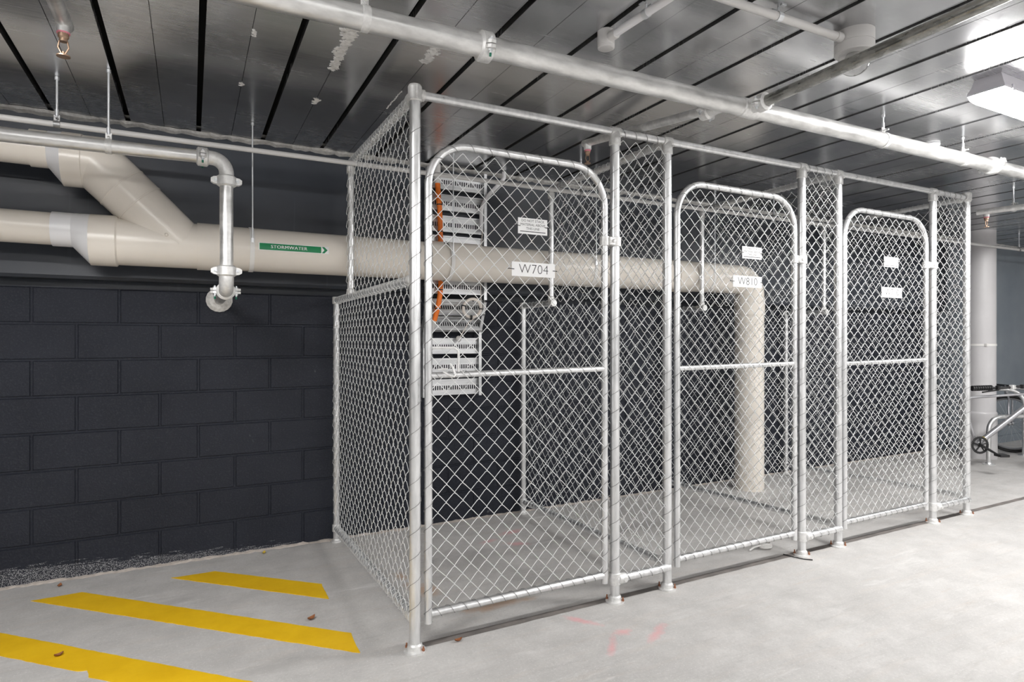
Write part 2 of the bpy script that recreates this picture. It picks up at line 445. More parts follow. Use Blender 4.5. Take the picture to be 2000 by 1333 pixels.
mb = MB(); vs, fs = [], []; x = X0                            # rough grout line where the floor meets the blocks
while x < X1:
    a = Y1 - .018 - rnd.uniform(0, .022); h = rnd.uniform(.003, .012)
    vs += [(x, a, .0005), (x, a + .012, h * .6), (x, Y1 + .006, h), (x, Y1 + .006, 0)]; x += .025
n = len(vs) // 4
for i in range(n - 1):
    for j in range(3): fs.append((i * 4 + j, (i + 1) * 4 + j, (i + 1) * 4 + j + 1, i * 4 + j + 1))
mb.add(vs, fs); structure('baseboard_back', mb, 'grout')
mb = MB(); vs, fs = [], []; x = .82                           # thin flat dark brown strip along the cage front
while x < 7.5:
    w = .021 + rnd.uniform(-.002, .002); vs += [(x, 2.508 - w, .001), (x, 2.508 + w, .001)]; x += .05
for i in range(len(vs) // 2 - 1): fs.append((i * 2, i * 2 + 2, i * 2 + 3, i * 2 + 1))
mb.add(vs, fs); structure('trim_1', mb, 'floorstrip')

# ------------------------------------------------------------------ yellow floor stripes
def stripe(poly, label):
    mb = MB(); out = []
    for i in range(len(poly)):
        a, b = V((*poly[i], 0)), V((*poly[(i + 1) % len(poly)], 0)); k = max(2, int((b - a).length / .03))
        for j in range(k):
            p = a.lerp(b, j / k); out.append((p.x + rnd.uniform(-.002, .002), p.y + rnd.uniform(-.002, .002)))
    mb.prism(out, (0, 0, 0), (1, 0, 0), (0, 1, 0), (0, 0, .0022))
    return solo('floor_stripe', mb, 'yellow', label, 'floor marking', 'yellow hatch stripes on the concrete')
stripe([(.618, 3.174), (.621, 3.384), (.12, 3.852), (-.096, 3.856)], 'short yellow painted floor stripe nearest the block wall')
stripe([(.627, 2.565), (.633, 2.758), (-.503, 3.855), (-.715, 3.847)], 'middle yellow painted floor stripe, between the short stripe and the notched stripe')
stripe([(.62, 1.925), (.63, 2.125), (-1.12, 3.85), (-1.33, 3.85), (-.401, 2.944), (-.366, 2.935), (-.352, 2.872)], 'yellow painted floor stripe with a notched edge at bottom left corner')

# ------------------------------------------------------------------ chain link
PW, PH = .077, .080
def chain(mb, o, u, n, W, H, inside=None, wave=.004, seed=1, r=.00165, jit=.0018):
    """woven wire: o lower corner, u along, n normal, every wire a flat spiral hooked into its neighbours"""
    o, u, n = V(o), V(u), V(n); z = V((0, 0, 1)); rr = random.Random(seed)
    kx = int(W / (PW / 2)) + 1; kz = int(H / (PH / 2)) + 1
    J = {}
    def node(k, j):
        if (k, j) not in J:
            J[(k, j)] = (rr.uniform(-jit, jit), rr.uniform(-jit, jit))
        return J[(k, j)]
    fr = [rr.uniform(1.2, 2.6) for _ in range(2)]; ph = [rr.uniform(0, 6) for _ in range(2)]
    def P(x, y, d):
        d2 = d + wave * math.sin(fr[0] * x * 2.2 + ph[0]) * math.sin(fr[1] * y * 1.7 + ph[1])
        return o + u * x + z * y + n * d2
    for k in range(kx - 1):
        run = []
        def flush():
            if len(run) > 3: mb.tube(run, r, 5, False)
            run.clear()
        for j in range(kz):
            col = k if (j + k) % 2 == 0 else k + 1
            sg = -1 if col == k else 1
            jx, jz = node(col, j); x = col * PW / 2 + jx; y = j * PH / 2 + jz
            if inside and not inside(x, y): flush(); continue
            if y > H: break
            run.append(P(x + sg * .0022, y, 0))
            col2 = k if (j + 1 + k) % 2 == 0 else k + 1
            jx2, jz2 = node(col2, j + 1); x2 = col2 * PW / 2 + jx2; y2 = (j + 1) * PH / 2 + jz2
            d = .0042 * sg
            if y2 <= H and (not inside or inside(x2, y2)):
                for f in (.16, .84): run.append(P(x + (x2 - x) * f, y + (y2 - y) * f, d))
        flush()

# ------------------------------------------------------------------ cages
YF = 2.477; YL = 4.055; YU = 3.65
RP = .0238; RR = .0185
def zt(x): return 2.356 + .0066 * (x - .838)                  # centre line of the front top rail
def front_post(root, x, corner):
    top = zt(x) + (.036 if corner else -.02)
    p = part('post', MB().tube([(x, YF, .004), (x, YF, top)], RP, 20), 'galv', root)
    m = MB(); m.lathe([(0, .047), (.007, .047), (.010, .034), (.028, .031), (.034, .0255)], (x, YF, 0), (0, 0, 1), 22)
    part('base_flange', m, 'cast', p)
    for sg in (-1, 1):
        b = MB(); bx, by = x + .036 * sg * .75, YF - .030 * sg
        b.lathe([(0, .0065), (.008, .0065)], (bx, by, .008), (0, 0, 1), 6, False); b.lathe([(0, .0035), (.010 + .010 * rnd.random(), .0035)], (bx, by, .014), (0, 0, 1), 8)
        part('anchor_bolt', b, 'rust', p, 'rusty bolt')
    f = Pieces()
    if corner:
        f.lathe([(0, RP + .002), (.004, RP + .006), (.062, RP + .006), (.070, RP + .002), (.072, .008)], (x, YF, top - .068), (0, 0, 1), 22)
        sg = 1 if x < 2 else -1
        f.lathe([(.02, RR + .001), (.03, RR + .006), (.040, RR + .006), (.041, RR)], (x, YF, zt(x)), (sg, 0, 0), 18)
        f.rbox((x - .004, YF - RP - .012, top - .06), (x + .004, YF - RP + .004, top - .004), .002)
    else:
        f.lathe([(-.050, RP + .001), (-.047, RP + .006), (0, RP + .005), (.02, RP)], (x, YF, zt(x) - .02), (0, 0, 1), 20)
        f.lathe([(-.030, RR + .001), (-.028, RR + .0055), (.028, RR + .0055), (.030, RR + .001)], (x, YF, zt(x)), (1, 0, 0), 18)
        f.lathe([(0, .006), (.007, .006)], (x + .012, YF - RP - .006, zt(x) - .03), (0, -1, 0), 6, False)
    parts('pipe_fitting', f, 'cast', p)
    return p
def side_frame(root, x, sg, seed, zb=(.135, .09)):
    """partition running back from the front post at x; mesh laced to its sg side"""
    zm = 1.572
    part('post', MB().tube([(x, YL, .003), (x, YL, zm + .012)], .0205, 16), 'galv', root)
    part('base_flange', MB().lathe([(0, .032), (.006, .032), (.012, .024), (.02, .022)], (x, YL, 0), (0, 0, 1), 18), 'cast', root)
    up = part('post', MB().tube([(x, YU, zm), (x, YU, 2.365)], .019, 16), 'galv', root)
    m = Pieces(); m.lathe([(0, .020), (.004, .0245), (.04, .0245), (.046, .020)], (x, YU, 2.30), (0, 0, 1), 16); m.lathe([(0, .024), (.03, .024), (.034, .020)], (x, YU, zm + .012), (0, 0, 1), 16)
    parts('pipe_fitting', m, 'cast', up)
    for nm, a, b, r in (('top_rail', (x, YF + .02, zt(x) - .005), (x, YU + .03, 2.368), RR), ('middle_rail', (x, (YF + .02) if sg < 0 else (YU - .035), zm), (x, YL + .02, zm), RR), ('bottom_rail', (x, YF + .02, zb[0]), (x, YL, zb[1]), .0195)):
        o = part(nm, MB().tube([a, b], r, 16), 'galv', root)
        m = Pieces(); m.lathe([(-.006, .0235), (0, .0265), (.034, .0265), (.040, r)], V(a) + V((0, .004, 0)), V(b) - V(a), 16)
        if nm != 'top_rail': m.lathe([(-.004, .0235), (0, .0262), (.040, .0262), (.044, .0235)], V((b[0], YL, b[2] - .02)), (0, 0, 1), 16)
        parts('pipe_fitting', m, 'cast', o)
    xm = x + sg * .0225
    m = MB(); chain(m, (xm, YF + .012, .115), (0, 1, 0), (sg, 0, 0), YL - YF - .02, zm - .10, None, .006, seed)
    part('chain_link_mesh', m, 'wire', root)
    m = MB(); chain(m, (xm, YF + .012, zm + .005), (0, 1, 0), (sg, 0, 0), YU - YF + .02, 2.352 - zm, None, .005, seed + 1)
    part('chain_link_mesh', m, 'wire', root)
    for p0, p1, R, pt in (((x, YF + .05, zt(x) - .005), (x, YU, 2.366), RR + .004, .042), ((x, YF + .05 if sg < 0 else YU, zm), (x, YL, zm), RR + .004, .05),
                          ((x, YF + .05, zb[0]), (x, YL - .02, zb[1]), .0235, .042), ((x, YL, .15), (x, YL, zm), .0225, .085)):
        m = MB(); helix([p0, p1], R, pt, .0012, m); part('lacing_wire', m, 'wire', root)
def gate(root, xa, xb, seed, latch):
    zb, zs, R, z1, rg = .145, .105, .185, 2.165, .0168
    path = [V((xa, YF, zs)), V((xa, YF, z1 - R))] + arc((xa + R, YF, z1 - R), (1, 0, 0), (0, 0, 1), R, PI, PI / 2, 9)[1:] + \
        arc((xb - R, YF, z1 - R), (1, 0, 0), (0, 0, 1), R, PI / 2, 0, 9) + [V((xb, YF, zs))]
    g = part('gate', MB().tube(path, rg, 16), 'galv', root)
    part('bottom_rail', MB().tube([(xa + rg * .6, YF, zb), (xb - rg * .6, YF, zb)], rg, 14), 'galv', g)
    part('middle_rail', MB().tube([(xa + rg * .6, YF, 1.163), (xb - rg * .6, YF, 1.172)], .0135, 14), 'galv', g)
    def inside(x, y):
        X, Z = x + xa - PW, y + zb - .012
        if X < xa - .006 or X > xb + .006 or Z < zb - .006 or Z > z1 + .004: return False
        if Z > z1 - R:
            cx = xa + R if X < xa + R else (xb - R if X > xb - R else None)
            if cx is not None and math.hypot(X - cx, Z - (z1 - R)) > R + .004: return False
        return True
    m = MB(); chain(m, (xa - PW, YF - .012, zb - .012), (1, 0, 0), (0, -1, 0), xb - xa + 2 * PW, z1 - zb + .1, inside, .003, seed)
    part('chain_link_mesh', m, 'wire', g)
    m = MB(); helix(path, rg + .003, .088, .0012, m, 10); helix([(xa + .03, YF, zb), (xb - .03, YF, zb)], rg + .003, .062, .0012, m, 10)
    helix([(xa + .03, YF, 1.163), (xb - .03, YF, 1.172)], .0165, .075, .001, m, 10, phase=1)
    part('lacing_wire', m, 'lacing', g)
    return g
def hinge(g, xs, xp, z):
    m = MB()
    for x, r in ((xs, .0168), (xp, RP)):
        m.lathe([(-.024, r + .001), (-.022, r + .0075), (.022, r + .0075), (.024, r + .001)], (x, YF, z), (0, 0, 1), 18)
    m.rbox((xs + .012, YF - .030, z - .020), (xp - .016, YF - .012, z + .020), .003)
    m.lathe([(0, .010), (.008, .010), (.010, .006)], ((xs + xp) / 2 + .004, YF - .030, z), (0, -1, 0), 8, False)
    part('hinge_clamp', m, 'cast', g)
def infill(root, xa, xb, seed, zr=.117):
    o = part('bottom_rail', MB().tube([(xa, YF - .012, zr), (xb + .004, YF - .012, zr)], .0195, 16), 'galv', root)
    m = Pieces(); m.lathe([(0, .021), (.004, .0265), (.045, .0265), (.050, .021)], (xa + .006, YF - .014, zr), (1, 0, 0), 16)
    m.lathe([(-.03, RP + .0015), (-.027, RP + .006), (.027, RP + .006), (.03, RP + .0015)], (xa, YF, zr), (0, 0, 1), 18)
    m.lathe([(0, .010), (.012, .010)], (xa + .035, YF - .036, zr), (0, -1, 0), 12)
    parts('pipe_fitting', m, 'cast', o)
    m = MB(); chain(m, (xa + .006, YF - .010, zr + .006), (1, 0, 0), (0, -1, 0), xb - xa + .01, zt(xa) - zr - .012, None, .004, seed, jit=.003)
    part('chain_link_mesh', m, 'wire', root)
    m = MB(); helix([(xa + .03, YF, zt(xa)), (xb - .03, YF, zt(xb))], RR + .003, .07, .0012, m, 10); helix([(xa + .05, YF - .012, zr), (xb - .02, YF - .012, zr)], .0225, .07, .0012, m, 10)
    for x in (xa, xb): helix([(x, YF, .16), (x, YF, zt(x) - .08)], RP + .003, .092, .0011, m, 10)
    part('lacing_wire', m, 'lacing', root)
def top_rail(root, xa, xb): part('top_rail', MB().tube([(xa, YF, zt(xa)), (xb, YF, zt(xb))], RR, 18), 'galv', root)

PX = dict(A=.838, B=1.886, C=2.228, D=3.300, E=3.649, F=4.718, G=5.168)
c1 = thing('storage_cage', (1.533, YF, 0), 'chain-link storage cage behind the gate signed W704, nearest and leftmost', 'storage cage', 'row of chain-link storage cages')
for k in 'ABC': front_post(c1, PX[k], k == 'A')
top_rail(c1, PX['A'] + .03, PX['B']); top_rail(c1, PX['B'], PX['C'])
side_frame(c1, PX['A'], -1, 11); side_frame(c1, PX['C'], 1, 21)
infill(c1, PX['B'], PX['C'], 31)
g1 = gate(c1, .898, 1.822, 41, True); hinge(g1, 1.822, PX['B'], 1.808)
m = MB(); helix([(PX['A'], YF, .12), (PX['A'], YF, 2.28)], RP + .003, .105, .0011, m, 10); part('lacing_wire', m, 'lacing', c1)
m = MB()
m.tube([(.904, YF - .030, 1.283), (1.006, YF - .032, 1.282), (1.020, YF - .032, 1.272), (1.024, YF - .032, 1.255), (1.024, YF - .030, 1.178)], .0055, 10)
m.tube([(.955, YF - .030, 1.180), (.972, YF - .046, 1.166), (.995, YF - .050, 1.158), (1.004, YF - .045, 1.168), (.996, YF - .034, 1.198), (.985, YF - .030, 1.214)], .0050, 10)
m.tube([(.930, YF - .026, 1.190), (.975, YF - .028, 1.192)], .004, 8)
part('latch', m, 'cast', g1)
c2 = thing('storage_cage', (2.94, YF, 0), 'chain-link storage cage behind the gate signed W810, middle of the row', 'storage cage', 'row of chain-link storage cages')
for k in 'DE': front_post(c2, PX[k], False)
top_rail(c2, PX['C'], PX['D']); top_rail(c2, PX['D'], PX['E'])
side_frame(c2, PX['E'], 1, 22); infill(c2, PX['D'], PX['E'], 32)
g2 = gate(c2, 2.298, 3.232, 42, False); hinge(g2, 3.232, PX['D'], 1.803)
c3 = thing('storage_cage', (4.41, YF, 0), 'chain-link storage cage behind the gate signed W710, farthest and rightmost', 'storage cage', 'row of chain-link storage cages')
front_post(c3, PX['F'], False); front_post(c3, PX['G'], True)
top_rail(c3, PX['E'], PX['F']); top_rail(c3, PX['F'], PX['G'] - .03)
side_frame(c3, PX['G'], 1, 23); infill(c3, PX['F'], PX['G'], 33)
g3 = gate(c3, 3.712, 4.630, 43, False); hinge(g3, 4.630, PX['F'], 1.848)

# ------------------------------------------------------------------ signs tied to the gates
def sign(x0, x1, z0, z1, lines, size, label, bar=False, sx=1., bold=0.):
    y = YF - .0195; m = MB(); m.box((x0, y - .0022, z0), (x1, y, z1))
    o = solo('warning_sign' if bar else 'number_sign', m, 'white', label, 'sign', 'stacking warning signs' if bar else 'cage number signs')
    OFF[o.name] = V(o.location); t = MB(); cx = (x0 + x1) / 2; n = len(lines); h = z1 - z0
    for i, s in enumerate(lines):
        zz = (z0 + z1) / 2 if n == 1 else z1 - h * (.17 + .245 * i)
        text_mb(t, s, size, (cx, y - .0027, zz), (1, 0, 0), (0, 0, 1), (0, -1, 0), sx=sx, bold=bold)
    if bar: t.box((x0 + .01, y - .0028, z0 + h * .13), (x1 - .01, y - .0023, z0 + h * .13 + .0035))
    part('lettering', t, 'ink', o)
    for x in (x0, x1):
        k = MB(); zc = (z0 + z1) / 2
        k.tube([(x - .016, y + .006, zc + .001), (x - .010, y - .004, zc), (x + .010, y - .004, zc - .001), (x + .014, y + .006, zc - .002)], .0016, 6)
        part('cable_tie', k, 'tie', o)
W3 = ['DO NOT STACK', 'MATERIAL ABOVE', 'THIS LINE']
sign(1.322, 1.477, 1.804, 1.877, W3, .0165, 'white sign reading DO NOT STACK MATERIAL ABOVE THIS LINE, above the W704 sign', True)
sign(1.290, 1.519, 1.608, 1.673, ['W704'], .063, 'white number sign reading W704 tied to the nearest gate', bold=-.0011)
sign(2.765, 2.923, 1.779, 1.848, W3, .0165, 'white sign reading DO NOT STACK MATERIAL ABOVE THIS LINE, above the W810 sign', True)
sign(2.692, 2.923, 1.615, 1.679, ['W810'], .063, 'white number sign reading W810 tied to the middle gate', bold=-.0009)
sign(4.101, 4.263, 1.805, 1.874, W3, .0165, 'white sign reading DO NOT STACK MATERIAL ABOVE THIS LINE, above the W710 sign', True)
sign(4.072, 4.304, 1.600, 1.669, ['W710'], .063, 'white number sign reading W710 tied to the farthest gate', bold=-.0008)

# ------------------------------------------------------------------ stormwater pipe
YS, ZS, RS = 3.795, 1.832, .1235
sp = thing('stormwater_pipe', (1.5, YS, 1.70), 'large beige pipe along the back wall carrying a green STORMWATER label', 'pipe')
def skew(m, c0, r0, c1, r1, n=36):                           # eccentric reducer between two circles
    ring = lambda c, r: [V((c[0], c[1] + r * math.cos(a), c[2] + r * math.sin(a))) for a in (2 * PI * j / n for j in range(n))]
    m.add(ring(c0, r0) + ring(c1, r1), [(j, n + j, n + (j + 1) % n, (j + 1) % n) for j in range(n)], True)
EX = 4.36
pth = [(.03, YS, ZS), (1.5, YS, ZS), (3.0, YS, ZS + .006), (EX - .13, YS, ZS + .008)] + arc((EX - .13, YS, ZS - .122), (1, 0, 0), (0, 0, 1), .13, PI / 2, 0, 8)[1:] + [(EX, YS, .0)]
part('main_pipe', MB().tube(pth, RS, 40), 'beige', sp)
for xc, w in ((1.41, .05), (1.62, .11), (3.50, .05), (3.60, .05)):
    part('coupling', MB().lathe([(-w, RS), (-w, RS + .0055), (w, RS + .0055), (w, RS)], (xc, YS, ZS + .004), (1, 0, 0), 40, cap=False), 'beige', sp)
part('coupling', MB().lathe([(0, RS), (0, RS + .006), (.15, RS + .006), (.15, RS)], (EX, YS, ZS - .30), (0, 0, 1), 40, cap=False), 'beige', sp)
m = MB(); m.lathe([(-.336, .1235), (.03, .1235)], (0, YS, ZS), (1, 0, 0), 40, cap=False)
d45 = V((.7071, 0, -.7071)); bend = V((-.439, YS, 2.232)); RB = .131
m.lathe([(.276, RB - .002), (.56, RB - .006)], bend, d45, 40, cap=False)
m.ball((-.115, YS - .124, ZS + .035), .009)
part('wye_junction', m, 'beige', sp)
part('coupling', MB().lathe([(-.457, .10), (-.457, .1315), (-.344, .1325), (-.336, .1235)], (0, YS, ZS), (1, 0, 0), 40, cap=False), 'beige', sp)
part('coupling', MB().lathe([(.029, .1235), (.029, .1295), (.15, .1295), (.152, .1235)], (0, YS, ZS), (1, 0, 0), 40, cap=False), 'beige', sp)
m = MB(); zc0 = ZS + .1315 - .0885
m.lathe([(-.617, .075), (-.617, .0865), (-.533, .0865)], (0, YS, zc0), (1, 0, 0), 36, cap=False)
skew(m, (-.533, YS, zc0), .0865, (-.456, YS, ZS), .1305)
part('reducer', m, 'whitepvc', sp, 'white eccentric reducer on the lower run')
part('inlet_pipe', MB().tube([(X0 + .002, YS, zc0 + .03), (-.60, YS, zc0)], .081, 36), 'beige', sp)
ub = MB(); nb = 40; n45 = V((.7071, 0, .7071)); e45 = bend + d45 * .276
ang_ = [2 * PI * j / nb for j in range(nb)]
ra = [V((-.56, YS + RB * math.cos(q), bend.z + RB * math.sin(q))) for q in ang_]
rb = [bend + V((RB * math.sin(q) * math.tan(PI / 8), RB * math.cos(q), RB * math.sin(q))) for q in ang_]
rc = [e45 + V((0, RB * math.cos(q), 0)) + n45 * (RB * math.sin(q)) for q in ang_]
for p_, q_ in ((ra, rb), (rb, rc)): ub.add(p_ + q_, [(j, nb + j, nb + (j + 1) % nb, (j + 1) % nb) for j in range(nb)], True)
part('branch_pipe', ub, 'beige', sp)
for dd in (.166, .278): part('coupling', MB().lathe([(dd - .004, RB), (dd - .003, RB + .0022), (dd + .003, RB + .0022), (dd + .004, RB)], bend, d45, 40, cap=False), 'beige', sp)
part('coupling', MB().lathe([(-.572, .10), (-.572, RB + .004), (-.49, RB + .004), (-.486, RB)], (0, YS, 2.232), (1, 0, 0), 40, cap=False), 'beige', sp)
zu = 2.232 + .131 - .093
m = MB(); skew(m, (-.632, YS, zu), .092, (-.571, YS, 2.232), .133); part('reducer', m, 'whitepvc', sp, 'white eccentric reducer on the upper branch')
part('coupling', MB().lathe([(-.705, .082), (-.705, .0915), (-.632, .0915)], (0, YS, zu), (1, 0, 0), 36, cap=False), 'beige', sp)
part('inlet_pipe', MB().tube([(X0 + .002, YS, zu + .03), (-.69, YS, zu)], .084, 36), 'beige', sp)
def on_pipe(x, z, r): return V((x, YS - math.sqrt(max(0, r * r - (z - ZS) ** 2)), z))
def wrap(m, x0, x1, z0, z1, r, nx, nz):
    vs = [on_pipe(x0 + (x1 - x0) * i / nx, z0 + (z1 - z0) * j / nz, r) for j in range(nz + 1) for i in range(nx + 1)]
    m.add(vs, [(j * (nx + 1) + i, j * (nx + 1) + i + 1, (j + 1) * (nx + 1) + i + 1, (j + 1) * (nx + 1) + i) for j in range(nz) for i in range(nx)])
zl = ZS + .008
m = MB(); wrap(m, .333, .715, zl - .0215, zl + .0215, RS + .0008, 12, 4); o = part('pipe_label', m, 'white', sp, 'green STORMWATER label with flow arrow')
m = MB(); wrap(m, .338, .672, zl - .0185, zl + .0185, RS + .0014, 12, 8)
ar = [(.676, -.0185), (.690, -.0185), (.708, 0), (.690, .0185), (.676, .0185), (.690, 0)]
vs = [on_pipe(p[0], zl + p[1], RS + .0014) for p in ar]; m.add(vs, [(0, 1, 2, 5), (5, 2, 3, 4)])
part('label_background', m, 'green', o)
t = MB()
for q in (-.0008, 0, .0008): text_mb(t, 'STORMWATER', .0255, (.495 + q, 0, zl), (1, 0, 0), (0, 0, 1), (0, 0, 0), spacing=1.10, sx=1.08)
t.v = [tuple(on_pipe(p[0], p[2], RS + .0032)) for p in t.v]; part('lettering', t, 'white', o)

# ------------------------------------------------------------------ hangers
def rod(m, x, y, z0, z1=ZC, r=.0042):
    m.tube([(x, y, z0), (x, y, z1)], r, 8); m.lathe([(0, .009), (.014, .009)], (x, y, z1 - .016), (0, 0, 1), 6, False)
def strap_hanger(x, y, z, r, label, w=.012):
    h = thing('pipe_hanger', (x, y, z - r), label, 'pipe hanger', 'hanger rods and straps')
    m = MB(); m.lathe([(-w, r), (-w, r + .004), (w, r + .004), (w, r)], (x, y, z), (1, 0, 0), 40, cap=False); part('strap', m, 'strap', h)
    f = y - .12 * (r / RS) if r > .1 else y
    m = MB(); zz = z + math.sqrt(max(0, r * r - (f - y) ** 2)); rod(m, x, f, zz - .002 if r > .1 else z + r); m.rbox((x - .007, f - .006, zz - .004), (x + .007, f + .006, zz + .022), .001); part('rod', m, 'rod', h)
strap_hanger(.302, YS, ZS, RS, 'white strap and thin rod holding the beige stormwater pipe left of its green label')
strap_hanger(1.50, YS, ZS + .002, RS + .006, 'white strap and thin rod holding the beige stormwater pipe inside the W704 cage')
strap_hanger(2.63, YS, ZS + .006, RS, 'white strap and thin rod holding the beige stormwater pipe between the W704 and W810 cages')
strap_hanger(3.82, YS, ZS + .008, RS, 'white strap and thin rod holding the beige stormwater pipe beside its down-elbow')

def clamp_hanger(x, y, z, r, label, dark=False, ztop=ZC, ang=0.):
    h = thing('pipe_hanger', (x, y, z - r), label, 'pipe hanger', 'hanger rods and straps')
    m = MB(); w = .0125
    m.lathe([(-w, r), (-w, r + .003), (w, r + .003), (w, r)], (x, y, z), (1, 0, 0), 24, cap=False)
    m.rbox((x - w, y - .003, z + r), (x + w, y + .003, z + r + .030), .001)
    m.lathe([(-.012, .007), (-.012, .0075), (.012, .0075), (.012, .004)], (x, y, z + r + .012), (0, 1, 0), 6, False)
    m.lathe([(0, .0042), (.03, .0042)], (x, y - .030, z + r + .012), (0, 1, 0), 8)
    part('clamp', m, 'lacing' if dark else 'cast', h)
    m = MB(); rod(m, x, y, z + r + .022, ztop, .0052); m.lathe([(0, .008), (.03, .008)], (x, y, z + r + .024), (0, 0, 1), 8); part('rod', m, 'rod', h)

# ------------------------------------------------------------------ grooved pipework
def coupling(root, c, ax, r, ears, name='grooved_coupling', green=True):
    """two cast half shells bolted over a pipe joint; ears point along `ears`, bolts along the third axis"""
    c, ax, ears = V(c), V(ax).normalized(), V(ears).normalized(); bd = ax.cross(ears).normalized()
    if bd.z < -.3: bd = -bd
    m = MB(); w = .026
    m.lathe([(-w, r), (-w, r + .005), (-w * .75, r + .014), (w * .75, r + .014), (w, r + .005), (w, r)], c, ax, 26, cap=False)
    for s in (-1, 1):
        b = c + ears * s * (r + .016)
        for q in (-1, 1):
            poly = [(-.020, -.02), (.020, -.02), (.016, .010), (.008, .022), (-.008, .022), (-.016, .010)]
            m.prism(poly, b + bd * (.002 * q), ax, ears * s, bd * (.011 * q))
    o = part(name, m, 'cast', root)
    for s in (-1, 1):
        b = c + ears * s * (r + .018); k = MB()
        k.lathe([(-.030, .0045), (.026, .0045)], b, bd, 8); k.lathe([(.013, .0085), (.020, .0085)], b, bd, 6, False); k.lathe([(-.021, .0085), (-.013, .0085)], b, bd, 6, False)
        ob = part('bolt', k, 'rod', o)
        if green: part('bolt', MB().lathe([(-.040, .0045), (-.028, .0046)], b, bd, 8), 'greenbolt', o, 'green-tipped bolt end')
    return o

YG, ZG, RG = 3.25, 2.180, .0302
gp = thing('sprinkler_drop_pipe', (.15, YG, 1.52), 'galvanised pipe on the left that turns down and into the block wall', 'pipe')
part('horizontal_pipe', MB().tube([(X0 + .002, YG, 2.12), (-.32, YG, ZG), (.045, YG, ZG + .006)], RG, 24), 'galvpipe', gp)
XE = .151
part('elbow', MB().tube([(.04, YG, ZG + .006)] + arc((.085, YG, ZG - .060), (1, 0, 0), (0, 0, 1), .066, PI / 2, 0, 8) + [(XE, YG, ZG - .075)], RG + .003, 24), 'cast', gp)
coupling(gp, (.048, YG, ZG + .006), (1, 0, 0), RG, (0, 1, .0), green=True)
coupling(gp, (XE, YG, ZG - .098), (0, 0, 1), RG, (1, 0, 0), green=False)
part('vertical_pipe', MB().tube([(XE, YG, ZG - .08), (XE, YG, 1.66)], RG, 24), 'galvpipe', gp)
coupling(gp, (XE, YG, 1.648), (0, 0, 1), RG, (1, 0, 0), green=False)
part('elbow', MB().tube([(XE, YG, 1.650)] + arc((XE, YG + .06, 1.618), (0, -1, 0), (0, 0, -1), .06, 0, PI / 2, 8) + [(XE, YG + .075, 1.558)], RG + .003, 24), 'cast', gp)
coupling(gp, (XE, YG + .085, 1.558), (0, 1, 0), RG, (1, 0, 0))
part('wall_stub', MB().tube([(XE, YG + .08, 1.558), (XE, Y1 - .001, 1.558)], RG, 24), 'galvpipe', gp)
part('wall_sleeve', MB().lathe([(0, .072), (.012, .074), (.030, .055), (.034, .03)], (XE, Y1 - .002, 1.558), (0, -1, 0), 18), 'slurry', gp, 'rough mortar collar')
clamp_hanger(-.326, YG, ZG, RG, 'rod and clamp holding the galvanised drop pipe at upper left')

YC, ZCD = 3.45, 2.305
cd = MB(); cd.tube([(X0 + .002, YC, ZCD - .015), (-.6, YC, ZCD), (3, YC, ZCD + .006), (8.4, YC, ZCD + .03), (X1 - .002, YC, ZCD + .04)], .0135, 14)
solo('conduit', cd, 'greypvc', 'thin pale conduit running the whole length of the back wall below the ceiling', 'conduit')
for x, lb in ((-.545, 'dark clip and rod holding the thin wall conduit at far left'), (2.34, 'dark clip and rod holding the thin wall conduit above the W704 cage'), (4.25, 'dark clip and rod holding the thin wall conduit above the W810 cage'), (8.30, 'dark clip and rod holding the thin wall conduit right of the tall grey stack pipe')):
    clamp_hanger(x, YC, ZCD + .004 * (x > 2) + .02 * (x > 8), .0135, lb, dark=True)

YM, RM = 1.97, .0385
def zm(x): return 2.356 + .0106 * (x - .5)
mp = thing('sprinkler_main_pipe', (2.5, YM, 2.33), 'thick galvanised overhead pipe crossing the ceiling in front of the cages', 'pipe')
part('pipe_run', MB().tube([(X0 + .002, YM, zm(-5)), (.9, YM, zm(.9)), (4.4, YM, zm(4.4)), (X1 - .002, YM, zm(13))], RM, 28), 'galvpipe', mp)
coupling(mp, (.925, YM, zm(.925)), (1, 0, .01), RM, (0, 1, .25)); coupling(mp, (4.40, YM, zm(4.4)), (1, 0, .01), RM, (0, -1, .25), green=False)
zt_ = zm(2.25)
m = MB(); m.lathe([(-.055, RM), (-.05, RM + .004), (.05, RM + .004), (.055, RM)], (2.255, YM, zt_), (1, 0, 0), 26, cap=False); m.lathe([(.02, .030), (.066, .030), (.07, .026)], (2.255, YM, zt_), (0, -1, 0), 20)
part('tee_fitting', m, 'cast', mp)
coupling(mp, (2.255, YM - .082, zt_), (0, 1, 0), .025, (1, 0, .15), green=False)
part('branch_pipe', MB().tube([(2.255, YM - .06, zt_), (2.215, .9, zt_ + .006), (2.19, -.8, zt_ + .006), (2.19, Y0 + .002, zt_ + .006)], .0242, 20), 'galvbranch', mp, 'darker galvanised branch heading out toward the viewer')
coupling(mp, (2.10, YM + .105, zm(2.1) - .006), (-.10, 1, .09), .022, (1, .17, -.2), green=False)
m = MB(); m.lathe([(.01, .030), (.085, .030), (.09, .026)], (2.11, YM, zm(2.1) - .004), (-.1, 1, 0), 20); part('tee_fitting', m, 'cast', mp)
part('branch_pipe', MB().tube([(2.10, YM + .07, zm(2.1) - .004), (2.01, 2.93, 2.45)], .0205, 18), 'galvpipe', mp)
